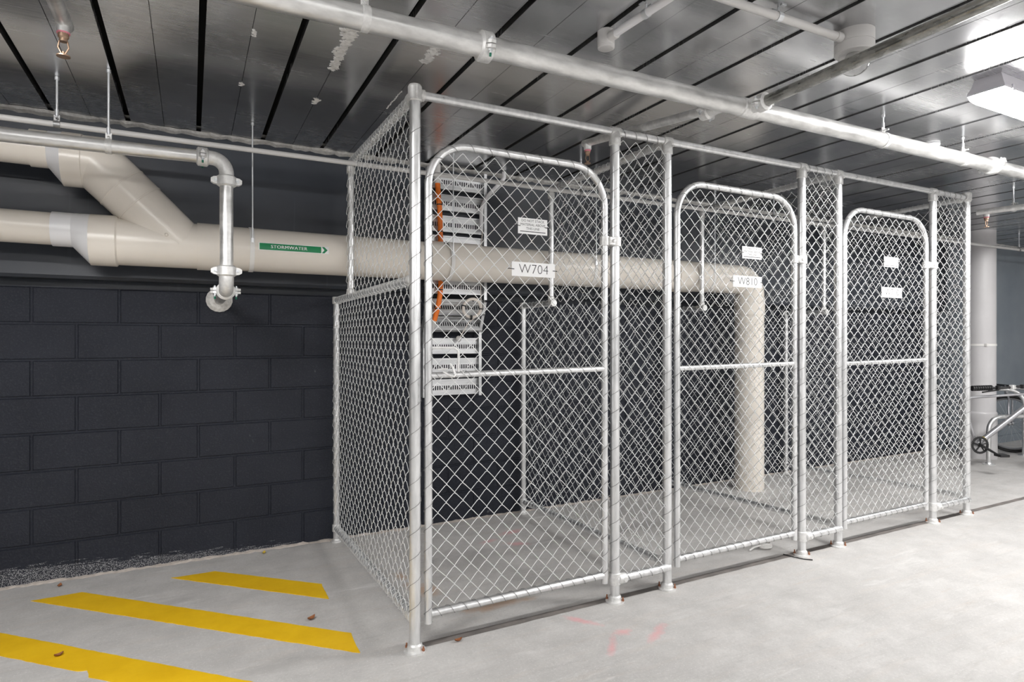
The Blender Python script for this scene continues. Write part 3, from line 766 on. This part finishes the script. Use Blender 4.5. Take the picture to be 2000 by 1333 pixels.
def sprinkler_head(root, c, scale=1., tape=True):
    c = V(c); h = part('sprinkler_head', MB().lathe([(0, .013 * scale), (-.012 * scale, .013 * scale), (-.016 * scale, .010 * scale), (-.024 * scale, .010 * scale)], c, (0, 0, 1), 12), 'brass', root, 'brass sprinkler head')
    m = MB()
    for s in (-1, 1): m.tube([c + V((s * .009, 0, -.022)) * scale, c + V((s * .012, 0, -.040)) * scale, c + V((s * .003, 0, -.058)) * scale], .0022 * scale, 6)
    m.lathe([(-.050 * scale, .003 * scale), (-.060 * scale, .004 * scale), (-.061 * scale, .016 * scale), (-.064 * scale, .016 * scale)], c, (0, 0, 1), 14); part('deflector', m, 'brass', h)
    if tape: part('seal_tape', MB().lathe([(.004 * scale, .0155 * scale), (-.003 * scale, .0155 * scale)], c, (0, 0, 1), 14), 'pink', h, 'pink seal')
e = V((2.014, 2.90, 2.447)); part('tee_fitting', MB().lathe([(.0, .022), (-.030, .022), (-.034, .016)], e + V((0, 0, -.008)), (0, 0, 1), 14), 'cast', mp)
sprinkler_head(mp, e + V((0, 0, -.046)), 1.15)
clamp_hanger(.497, YM, zm(.497), RM, 'rod and clamp holding the thick overhead pipe at top left')
clamp_hanger(3.28, YM, zm(3.28), RM, 'rod and clamp holding the thick overhead pipe above the W710 gate')
clamp_hanger(4.07, YM, zm(4.07), RM, 'rod and clamp holding the thick overhead pipe near its right-hand coupling')

tl = thing('sprinkler_pipe', (-.35, 2.2, 2.2), 'short galvanised sprinkler pipe end with brass head at the top left of the ceiling', 'sprinkler', 'sprinkler pipe ends')
part('pipe_run', MB().tube([(-.335, Y0 + .002, 2.30), (-.348, 2.30, 2.30), (-.348, 2.345, 2.30)], .0225, 20), 'galvpipe', tl)
part('tee_fitting', MB().lathe([(0, .018), (-.024, .018), (-.030, .014)], (-.348, 2.305, 2.287), (0, 0, 1), 14), 'galvpipe', tl); sprinkler_head(tl, (-.348, 2.305, 2.262), 1.15)
rs = thing('sprinkler_pipe', (5.7, 2.5, 2.3), 'galvanised sprinkler pipe end with brass head right of the cages', 'sprinkler', 'sprinkler pipe ends')
part('pipe_run', MB().tube([(5.66, 2.64, 2.352), (5.75, 2.3, 2.352), (5.75, Y0 + .002, 2.352)], .0235, 20), 'galvpipe', rs)
part('tee_fitting', MB().lathe([(0, .021), (-.030, .021), (-.036, .015)], (5.69, 2.585, 2.34), (0, 0, 1), 14), 'cast', rs); sprinkler_head(rs, (5.69, 2.585, 2.305), 1.25)
clamp_hanger(5.735, 2.42, 2.352, .0235, 'rod and clamp holding the sprinkler pipe end right of the cages')

# ------------------------------------------------------------------ ceiling conduits and devices
def saddle(root, c, ax, r):
    c, ax = V(c), V(ax).normalized(); sd = ax.cross(V((0, 0, 1))).normalized(); m = MB()
    m.lathe([(-.011, r), (-.011, r + .0025), (.011, r + .0025), (.011, r)], c, ax, 18, cap=False)
    for s in (-1, 1): m.prism([(-.011, 0), (.011, 0), (.011, .012), (-.011, .012)], c + sd * s * (r - .001) + V((0, 0, ZC - c.z - .004)), ax, sd * s, V((0, 0, .003)))
    m.tube([c + V((0, 0, r)), V((c.x, c.y, ZC))], .004, 8)
    part('saddle_clip', m, 'rod', root, 'shiny metal clip')
j1 = thing('junction_box', (1.438, 1.945, 2.455), 'small white round junction box with a white conduit on the ceiling, above the overhead pipe', 'junction box')
m = MB(); m.lathe([(0, .028), (.003, .033), (.010, .0335), (.0105, .0325), (.012, .0335), (.070, .0335)], (1.438, 1.945, 2.456), (0, 0, 1), 26); m.lathe([(.028, .019), (.062, .019), (.064, .0155)], (1.438, 1.945, 2.492), (.045, -1, 0), 18); part('box', m, 'greypvc', j1)
part('conduit', MB().tube([(1.439, 1.90, 2.492), (1.475, 1.2, 2.492), (1.50, -.2, 2.492), (1.50, -4.928, 2.492)], .0150, 16), 'whitepvc', j1); saddle(j1, (1.449, 1.72, 2.492), (.05, -1, 0), .015)
dm = thing('dome_camera', (2.31, 1.50, 2.35), 'white dome camera with clear bubble on the ceiling behind the dark branch pipe', 'camera')
m = MB(); m.lathe([(0, .068), (.004, .0715), (.036, .0715), (.037, .0695), (.039, .0695), (.040, .0715), (.085, .0715)], (2.31, 1.50, 2.44), (0, 0, 1), 34); part('housing', m, 'greypvc', dm)
m = MB(); m.lathe([(.055 * math.cos(a) * -1, .057 * math.sin(a)) for a in (PI / 2 * i / 8 + .001 for i in range(9))], (2.31, 1.50, 2.413), (0, 0, 1), 28, cap=False); m.lathe([(0, .057), (.03, .057)], (2.31, 1.5, 2.413), (0, 0, 1), 28, cap=False); part('bubble', m, 'glass', dm, 'clear plastic bubble')
m = MB(); m.ball((2.31, 1.50, 2.418), .032); part('lens_ball', m, 'greypvc', dm); part('lens', MB().lathe([(0, .008), (.010, .009)], (2.302, 1.478, 2.398), (-.4, -.75, -.5), 12), 'black', dm)
j2 = thing('ceiling_conduit', (1.6, 1.515, 2.475), 'pale grey conduit on the ceiling running into the dome camera housing', 'conduit')
part('conduit_run', MB().tube([(X0 + .002, 1.56, 2.492), (-.6, 1.56, 2.492), (1.2, 1.53, 2.492), (2.215, 1.507, 2.492)], .0150, 16), 'greypvc', j2); part('end_socket', MB().lathe([(0, .0185), (.03, .0185)], (2.205, 1.507, 2.492), (1, 0, 0), 16), 'greypvc', j2); saddle(j2, (1.89, 1.514, 2.492), (1, -.02, 0), .015)
m = MB(); m.lathe([(0, .030), (.004, .040), (.016, .042), (.018, .038)], (4.05, 2.13, ZC - .018), (0, 0, 1), 24); solo('smoke_detector', m, 'whitepvc', 'small round white detector disc on the ceiling behind the overhead pipe', 'detector')

# ------------------------------------------------------------------ batten lamps
def lamp(x, y, label, L=1.27, group=None):
    h = thing('ceiling_light', (x, y, 2.41), label, 'ceiling light', group)
    hw = .075
    def shell(prof, x0, x1, taper):
        m = MB(); n = len(prof)
        a = [V((x0 + taper * (prof[i][2]), y + prof[i][0], prof[i][1])) for i in range(n)]; b = [V((x1 - taper * (prof[i][2]), y + prof[i][0], prof[i][1])) for i in range(n)]
        m.add(a + b, [(i, i + 1, n + i + 1, n + i) for i in range(n - 1)]); m.add(a, [tuple(range(n))]); m.add(b, [tuple(range(n))[::-1]])
        return m
    x0, x1 = x - L / 2, x + L / 2
    body = [(-hw * .72, ZC, 1.), (-hw * .85, 2.49, .7), (-hw, 2.462, 0), (-hw, 2.452, 0), (hw, 2.452, 0), (hw, 2.462, 0), (hw * .85, 2.49, .7), (hw * .72, ZC, 1.)]
    part('housing', shell(body, x0, x1, .02), 'lampbody', h)
    dif = [(-hw * .97, 2.453, 0), (-hw * .93, 2.436, .4), (-hw * .70, 2.416, 1), (0, 2.408, 1.2), (hw * .70, 2.416, 1), (hw * .93, 2.436, .4), (hw * .97, 2.453, 0)]
    part('diffuser', shell(dif, x0 + .004, x1 - .004, .02), 'emit', h, 'glowing white diffuser')
    m = MB()
    for q in (.06, .35, .65, .94):
        for s in (-1, 1): m.rbox((x0 + L * q - .008, y + s * hw - .004, 2.444), (x0 + L * q + .008, y + s * hw + .004, 2.474), .001)
    part('clip', m, 'lampbody', h)
lamp(3.85, 1.465, 'glowing white batten ceiling light at the upper right')
for (x, y) in ((-1.05, 1.465), (6.5, 1.465), (-.75, -1.9), (3.85, -1.9), (8.9, -1.9), (1.5, -5.0), (7.0, -5.0)):
    lamp(x, y, 'white batten ceiling light outside the picture', group='batten lights elsewhere on the ceiling')

# ------------------------------------------------------------------ cable tray behind the first cage
XL, XR = 1.428, 1.872
YT = 3.985
ct = thing('cable_tray', (1.65, 4.05, .91), 'galvanised slotted cable tray climbing the dark wall behind the W704 gate', 'cable tray')
for x, s in ((XL, 1), (XR, -1)):
    m = MB(); pts = [(YT + .012, 2.50), (YT + .012, 1.600), (4.087, 1.375), (4.087, .912)]
    for (ya, za), (yb, zb) in zip(pts, pts[1:]):
        u = V((0, yb - ya, zb - za)); ln = u.length; u.normalize(); f = V((0, u.z, -u.y)); f = f if f.y < 0 else -f
        m.prism([(0, 0), (.004, 0), (.004, .045), (0, .045)], (x - .002, ya, za), (1, 0, 0), f, u * ln)
        m.prism([(0, 0), (.020 * s, 0), (.020 * s, .003), (0, .003)], V((x, ya, za)) + f * .043, (1, 0, 0), f, u * ln)
    part('side_rail', m, 'trayzinc', ct)
def rung_mb(z, y, tilt=0.):
    m = MB(); R = Matrix.Translation(V((0, y, z))) @ Matrix.Rotation(tilt, 4, 'X'); w = XR - XL - .008; xa = XL + .004
    for yy in (0, .0022):
        vs, fs = [], []
        def q(x0, x1, a, b):
            k = len(vs); vs.extend([R @ V((x0, yy, a)), R @ V((x1, yy, a)), R @ V((x1, yy, b)), R @ V((x0, yy, b))]); fs.append((k, k + 1, k + 2, k + 3))
        q(xa, xa + w, -.054, -.020); q(xa, xa + w, .010, .054)
        n = 26; p = w / n
        for i in range(n): q(xa + p * i, xa + p * i + p * .45, -.020, .010)
        q(xa + w - .003, xa + w, -.020, .010)
        m.add(vs, fs)
    for (a, b, d) in ((.047, .056, .009), (-.056, -.047, .009), (.024, .030, .005), (-.036, -.031, .004)): m.box((xa, -d, a), (xa + w, .001, b), R)
    m.box((xa, -.001, .053), (xa + w, .022, .056), R); m.box((xa, -.001, -.056), (xa + w, .022, -.053), R)
    return m
for z, y, tl_ in [(2.42, YT, 0), (2.272, YT, 0), (2.124, YT, 0), (1.985, YT, 0), (1.84, YT, 0), (1.692, YT, 0), (1.548, 3.998, .40), (1.432, 4.046, .40), (1.272, 4.07, 0), (1.128, 4.07, 0), (.979, 4.07, 0)]:
    part('rung', rung_mb(z, y - .002, -tl_), 'trayzinc', ct)
YO = 3.946
oc = thing('orange_conduit', (1.5, YO, 1.295), 'orange conduit with grey ends running down the slotted cable tray', 'conduit')
op = [(1.497, YO, 2.40), (1.503, YO, 2.30), (1.512, YO, 2.22), (1.516, YO, 2.1), (1.519, YO, 1.98), (1.520, YO, 1.70), (1.514, YO, 1.62), (1.500, YO, 1.54), (1.477, YO + .012, 1.445)]
part('orange_tube', MB().tube(op, .0175, 16), 'orange', oc)
part('grey_end', MB().tube([(1.495, YO - .005, 2.52), (1.496, YO, 2.39)], .0205, 16), 'greypvc', oc, 'pale grey upper end'); part('grey_end', MB().tube([(1.478, YO + .011, 1.45), (1.460, YO + .05, 1.36), (1.447, YO + .07, 1.29)], .0185, 16), 'greypvc', oc, 'pale grey lower end')
for z, x in ((2.245, 1.510), (2.06, 1.5175), (1.66, 1.517), (1.53, 1.498)): part('cable_tie', MB().lathe([(-.0035, .0175), (-.0035, .0192), (.0035, .0192), (.0035, .0175)], (x, YO, z), (0, 0, 1), 14, cap=False), 'tie', oc)
m = MB(); m.tube([(1.985, 3.90, 2.52), (1.985, 3.90, 2.475), (1.965, 3.905, 2.445), (1.880, 3.93, 2.350), (1.842, 3.94, 2.290), (1.828, 3.945, 2.24), (1.826, 3.945, 2.09)], .0145, 14)
solo('flexible_conduit', m, 'whitepvc', 'bent pale grey conduit crossing the tray edge up to the ceiling', 'conduit')
m = MB(); cc = V((1.754, 3.950, 1.538))
for k in range(4):
    rr = .064 + .007 * (k % 2); m.tube([cc + V((math.cos(a) * rr, -.004 * (k // 2) - .003 * (k % 2) - .006 + .03 * math.sin(a) * -.4, math.sin(a) * rr * .95)) for a in (2 * PI * i / 32 for i in range(32))], .0068, 7, closed=True)
m.tube([(1.829, 3.93, 2.09), (1.830, 3.955, 1.95), (1.828, 3.955, 1.70), (1.826, 3.95, 1.60), cc + V((.068, -.008, .02))], .0032, 7)
m.tube([cc + V((.03, -.01, -.06)), (1.745, 3.98, 1.44), (1.715, 4.0, 1.38), (1.690, 4.01, 1.335)], .0035, 7)
oo = solo('cable_coil', m, 'cable', 'small coil of cream cable hanging in front of the slotted tray', 'cable'); OFF[oo.name] = V(oo.location)
for a in (1.45, 2.9, -.05, -1.7):
    p = cc + V((math.cos(a) * .069, -.010, math.sin(a) * .066)); part('cable_tie', MB().lathe([(-.004, .0175), (.004, .0175)], p, (-math.sin(a), 0, math.cos(a)), 10), 'tie', oo)
part('connector', MB().ball((1.688, 4.03, 1.322), .021, sq=(1, .7, 1.1)), 'greypvc', oo, 'grey cable connector')

# ------------------------------------------------------------------ stack pipe at the right
sx_, sy_, sr = 7.82, 3.615, .146
st = thing('stack_pipe', (sx_, sy_, 0), 'tall grey vertical pipe as thick as a column, right of the cages', 'pipe')
part('pipe_run', MB().tube([(sx_, sy_, .30), (sx_, sy_, ZC)], sr, 40), 'stackpvc', st)
part('base_socket', MB().lathe([(0, sr + .010), (.50, sr + .010), (.515, sr + .004), (.52, sr)], (sx_, sy_, 0), (0, 0, 1), 40), 'stackpvc', st)
m = MB(); m.lathe([(-.012, sr), (-.012, sr + .005), (.012, sr + .005), (.012, sr)], (sx_, sy_, 1.258), (0, 0, 1), 40, cap=False)
a = -PI / 2 - .75; m.rbox((sx_ + (sr + .004) * math.cos(a) - .02, sy_ + (sr + .004) * math.sin(a) - .015, 1.243), (sx_ + (sr + .004) * math.cos(a) + .02, sy_ + (sr + .004) * math.sin(a) + .01, 1.273), .003); part('strap', m, 'strap', st, 'white strap with buckle')
m = MB(); n_ = FWD.cross(V((0, 0, 1)))
def mark(z0, z1, a0, a1):
    for k in range(3):
        q0, q1 = a0 + (a1 - a0) * k / 3, a0 + (a1 - a0) * (k + 1) / 3
        P = lambda q, z: V((sx_, sy_, z)) + (RGT * math.cos(q) - FWD * math.sin(q)) * (sr + .0008)
        m.add([P(q0, z0), P(q1, z0), P(q1, z1), P(q0, z1)], [(0, 1, 2, 3)])
mark(1.60, 1.70, .30, .42); mark(1.395, 1.50, .30, .42); mark(1.365, 1.378, .30, .42)
for k in range(6): mark(1.512 + .014 * k, 1.519 + .014 * k, .31, .41)
part('printed_marking', m, 'ink', st, 'black printed marking')

# ------------------------------------------------------------------ bikes and rack at the right edge
def hoop(label, path, bases):
    h = thing('bike_rack_hoop', bases[0], label, 'bike rack', 'bike rack hoops')
    part('hoop_tube', MB().tube(path, .0215, 18), 'galv', h)
    for b in bases: part('base_plate', MB().lathe([(0, .058), (.007, .058), (.010, .030), (.024, .026)], b, (0, 0, 1), 20), 'galv', h)
def hoop_path(a, b, H, R):
    a, b = V(a), V(b); u = (b - a).normalized(); z = V((0, 0, 1)); L = (b - a).length
    return [a] + arc(a + u * R + z * (H - R), -u, z, R, 0, PI / 2, 8) + arc(a + u * (L - R) + z * (H - R), u, z, R, PI / 2, 0, 8) + [b]
A, B = V((7.44, 3.36, 0)), V((8.42, 3.04, 0)); hoop('low galvanised bike rack hoop standing in front of the stack pipe base', hoop_path(A, B, .50, .15), [A, B])
A, B = V((8.35, 3.42, 0)), V((7.93, 3.86, 0)); hoop('taller galvanised bike rack hoop beside the loose-looking wheel, behind the stack pipe', hoop_path(A, B, .75, .17), [A, B])

b1 = thing('bicycle', (6.95, 3.13, .0), 'silver bicycle with black grips and black chainring beside the last cage post', 'bicycle')
bb = V((6.84, 3.19, .285)); ux = RGT
fr = MB(); hd = bb + ux * .60 + V((0, 0, .46))
fr.tube([bb, hd], .025, 16); fr.tube([bb + V((0, 0, .455)) - ux * .15, hd + V((0, 0, .045))], .0125, 14); fr.tube([bb, bb + V((0, 0, .50)) - ux * .165], .0155, 14)
fr.tube([hd + V((0, 0, -.05)) + ux * .025, hd + V((0, 0, .12)) - ux * .03], .019, 14); fr.lathe([(-.038, .021), (.038, .021)], bb, FWD, 16)
o = part('frame', fr, 'silver', b1); part('sticker', MB().lathe([(.075, .0255), (.095, .0255)], bb, hd - bb, 16, cap=False), 'yellowdot', o, 'yellow sticker')
part('frame_lettering', MB().lathe([(.17, .0253), (.26, .0253)], bb + V((0, 0, .0)), hd - bb, 5, cap=False), 'ink', o)
hub = bb + ux * 1.02 + V((0, 0, .055))
fk = MB()
for s in (-1, 1): fk.tube([hd + V((0, 0, -.06)) + ux * .03 + FWD * .05 * s, hub + FWD * .05 * s], .012, 10)
fk.tube([hd + V((0, 0, -.06)) + ux * .03 - FWD * .056, hd + V((0, 0, -.06)) + ux * .03 + FWD * .056], .014, 10)
part('fork', fk, 'silver', b1)
def wheel(root, c, ax, R):
    c, ax = V(c), V(ax).normalized(); u = ax.cross(V((0, 0, 1))).normalized(); w = u.cross(ax)
    circ = lambda r, n=44, d=0: [c + (u * math.cos(a) + w * math.sin(a)) * r + ax * d for a in (2 * PI * i / n for i in range(n))]
    o = part('wheel', MB().tube(circ(R - .016), .0165, 10, closed=True), 'rubber', root, 'wheel with black tyre')
    part('rim', MB().tube(circ(R - .043), .0115, 8, closed=True), 'silver', o)
    m = MB()
    for i in range(28):
        a = 2 * PI * i / 28; s = 1 if i % 2 else -1; b = a + (.35 if i % 4 < 2 else -.35)
        m.tube([c + ax * .03 * s + (u * math.cos(b) + w * math.sin(b)) * .018, c + (u * math.cos(a) + w * math.sin(a)) * (R - .046)], .0011, 4, False)
    part('spokes', m, 'rod', o); part('hub', MB().lathe([(-.05, .008), (-.034, .022), (-.03, .012), (.03, .012), (.034, .022), (.05, .008)], c, ax, 12), 'silver', o)
wheel(b1, (hub.x, hub.y, .34), FWD, .34)
cr = MB(); cp = bb - FWD * .045; n = 32
ring = [(cp + (RGT * math.cos(a) + V((0, 0, math.sin(a)))) * (.088 if i % 2 else .082)) for i, a in enumerate(2 * PI * i / (2 * n) for i in range(2 * n))]
inn = [(cp + (RGT * math.cos(a) + V((0, 0, math.sin(a)))) * .064) for a in (2 * PI * i / (2 * n) for i in range(2 * n))]
th = FWD * .004
for d, fl in ((V(), False), (th, True)): cr.add([p + d for p in ring] + [p + d for p in inn], [(i, (i + 1) % (2 * n), 2 * n + (i + 1) % (2 * n), 2 * n + i) for i in range(2 * n)])
cr.add(ring + [p + th for p in ring], [(i, (i + 1) % (2 * n), 2 * n + (i + 1) % (2 * n), 2 * n + i) for i in range(2 * n)])
for k in range(5):
    a = 2 * PI * k / 5 + .3; d = RGT * math.cos(a) + V((0, 0, math.sin(a))); cr.tube([cp, cp + d * .068], .007, 6)
cr.lathe([(-.02, .014), (.008, .020)], cp, FWD, 14)
part('chainring', cr, 'black', b1)
ca = MB(); ce = cp - FWD * .016 + RGT * .150 - V((0, 0, .085)); ca.tube([cp - FWD * .016, ce], [.014, .010], 10); ca.lathe([(0, .006), (.06, .006)], ce, -FWD, 8); part('crank_arm', ca, 'black', b1)
pd = MB(); pm = Matrix.Translation(ce - FWD * .06) @ Matrix(((RGT.x, -FWD.x, 0, 0), (RGT.y, -FWD.y, 0, 0), (0, 0, 1, 0), (0, 0, 0, 1)))
pd.rbox((-.045, -.045, -.012), (.045, .045, .012), .004, pm); part('pedal', pd, 'black', b1)
sd = MB(); stp = bb + V((0, 0, .50)) - ux * .165
b2 = thing('bicycle', (8.55, 3.62, 0), 'bicycle at the far wall showing a turned spoked front wheel, right of the stack pipe', 'bicycle')
wc = V((8.46, 3.60, .335)); wax = (RGT * .86 + FWD * .5)
wheel(b2, wc, wax, .335)
f2 = MB(); hd2 = wc + V((0, 0, .36)) + FWD * .06
sdw = wax.normalized()
for s in (-1, 1): f2.tube([wc + sdw * .05 * s, wc + sdw * .045 * s + V((0, 0, .30)), hd2], .010, 10)
f2.tube([hd2 - V((0, 0, .02)), hd2 + V((0, 0, .085))], .017, 12); f2.tube([hd2, hd2 + RGT * .62 + V((0, 0, -.36))], .018, 12); f2.tube([hd2 + V((0, 0, .06)), hd2 + RGT * .60 + V((0, 0, .0))], .014, 12)
part('frame', f2, 'silver', b2)
m = MB(); m.tube([hd2 + V((0, 0, .08)) - FWD * .24, hd2 + V((0, 0, .08)) + FWD * .24], .012, 12); part('handlebar', m, 'black', b2)
hb = bb + RGT * .335 - FWD * .02 + V((0, 0, .565))
part('stem', MB().tube([hd + V((0, 0, .115)) - ux * .03, hb], .015, 10).rbox((-.028, -.02, -.022), (.028, .02, .022), .005, Matrix.Translation(hb)), 'cast', b1)
m = MB(); m.tube([hb - RGT * .40 - V((0, 0, .012)), hb - RGT * .1 - V((0, 0, .008)), hb, hb + RGT * .34 + V((0, 0, .025))], .013, 12); part('handlebar', m, 'black', b1)
for s, L in ((-1, .40), (1, .34)):
    m = MB(); e0 = hb + RGT * s * L + V((0, 0, .025 if s > 0 else -.012)); d = (hb - e0).normalized()
    for k in range(9): m.lathe([(k * .022, .021), (k * .022 + .004, .027), (k * .022 + .018, .027), (k * .022 + .022, .021)], e0, d, 12)
    part('grip', m, 'black', b1)
    m = MB(); m.tube([e0 + d * .24 - FWD * .01, e0 + d * .22 - FWD * .05 - V((0, 0, .018)), e0 + d * .06 - FWD * .06 - V((0, 0, .035))], .008, 8); m.rbox((-.02, -.016, -.02), (.02, .016, .02), .004, Matrix.Translation(e0 + d * .25 - FWD * .012)); part('brake_lever', m, 'black', b1)

# ------------------------------------------------------------------ bits on the floor
def leaf(x, y, s, ang, mat, label):
    m = MB(); ca, sa = math.cos(ang), math.sin(ang); n = 8; up, dn, md = [], [], []
    for i in range(n + 1):
        t_ = i / n; w = math.sin(PI * t_) ** .8 * .34 * s * (1 - .25 * t_); a = (t_ - .5) * s; z = .004 + .010 * (t_ - .5) ** 2 * 4 * s / .05
        f = lambda p, q, zz: (x + p * ca - q * sa, y + p * sa + q * ca, zz)
        up.append(f(a, w, z + .006)); dn.append(f(a, -w, z + .005)); md.append(f(a, 0, z))
    vs = up + md + dn; k = n + 1
    fs = [(i, i + 1, k + i + 1, k + i) for i in range(n)] + [(k + i, k + i + 1, 2 * k + i + 1, 2 * k + i) for i in range(n)]
    m.add(vs, fs, True); m.add([(p[0], p[1], p[2] - .0012) for p in vs], [f_[::-1] for f_ in fs], True)
    solo('dry_leaf', m, mat, label, 'leaf')
leaf(-.487, 3.122, .034, .5, 'leafbrown', 'curled brown leaf on the notched yellow stripe')
leaf(.396, 4.03, .035, 1.2, 'leafyellow', 'yellowish leaf against the foot of the block wall')
leaf(1.031, 2.554 - .09, .036, .1, 'leafbrown', 'reddish leaf flake in front of the W704 gate')
leaf(.50, 2.98, .045, .6, 'leafbrown', 'brown leaf between the short and middle yellow stripes')
leaf(-.62, 4.0, .035, 1.4, 'leafbrown', 'brown leaf by the block wall above the middle yellow stripe')
m = MB(); c0 = V((3.20, 2.66, .016))
for k in range(3): m.tube([c0 + V((math.cos(a) * (.040 - .004 * k), math.sin(a) * .030, .010 * k)) for a in (2 * PI * i / 24 for i in range(24))], .0065, 8, closed=True)
m.tube([c0 + V((-.04, 0, .012)), c0 + V((-.08, .02, .0)), c0 + V((-.13, .01, -.009))], .006, 8)
solo('rope_loop', m, 'strap', 'small white loop of cable on the floor under the W810 gate', 'cable')
m = MB(); m.tube([(3.20, 2.53, .006), (3.215, 2.47, .006), (3.24, 2.42, .005), (3.275, 2.385, .005)], .0032, 7)
solo('loose_wire', m, 'black', 'short dark wire on the floor by the W810 gate post', 'wire')

# ------------------------------------------------------------------ camera, world, view
cam = bpy.data.cameras.new('camera'); co = bpy.data.objects.new('camera', cam); COL.objects.link(co)
co.location = (0, 0, 1.318); co.rotation_euler = (PI / 2, 0, -PHI)
cam.sensor_width = 36; cam.lens = 36 * 1192.5 / 2000; cam.shift_y = -3.0 / 2000; cam.clip_start = .02; cam.clip_end = 60
S.camera = co
w = bpy.data.worlds.new('world'); S.world = w; w.use_nodes = True
w.node_tree.nodes['Background'].inputs[0].default_value = (.5, .5, .5, 1); w.node_tree.nodes['Background'].inputs[1].default_value = .2
S.view_settings.view_transform = 'Standard'; S.view_settings.look = 'None'; S.view_settings.gamma = 1; S.view_settings.use_curve_mapping = False
S.view_settings.exposure = .67
S.cycles.use_denoising = True
S.cycles.max_bounces = 10; S.cycles.diffuse_bounces = 5; S.cycles.glossy_bounces = 5; S.cycles.sample_clamp_indirect = 6
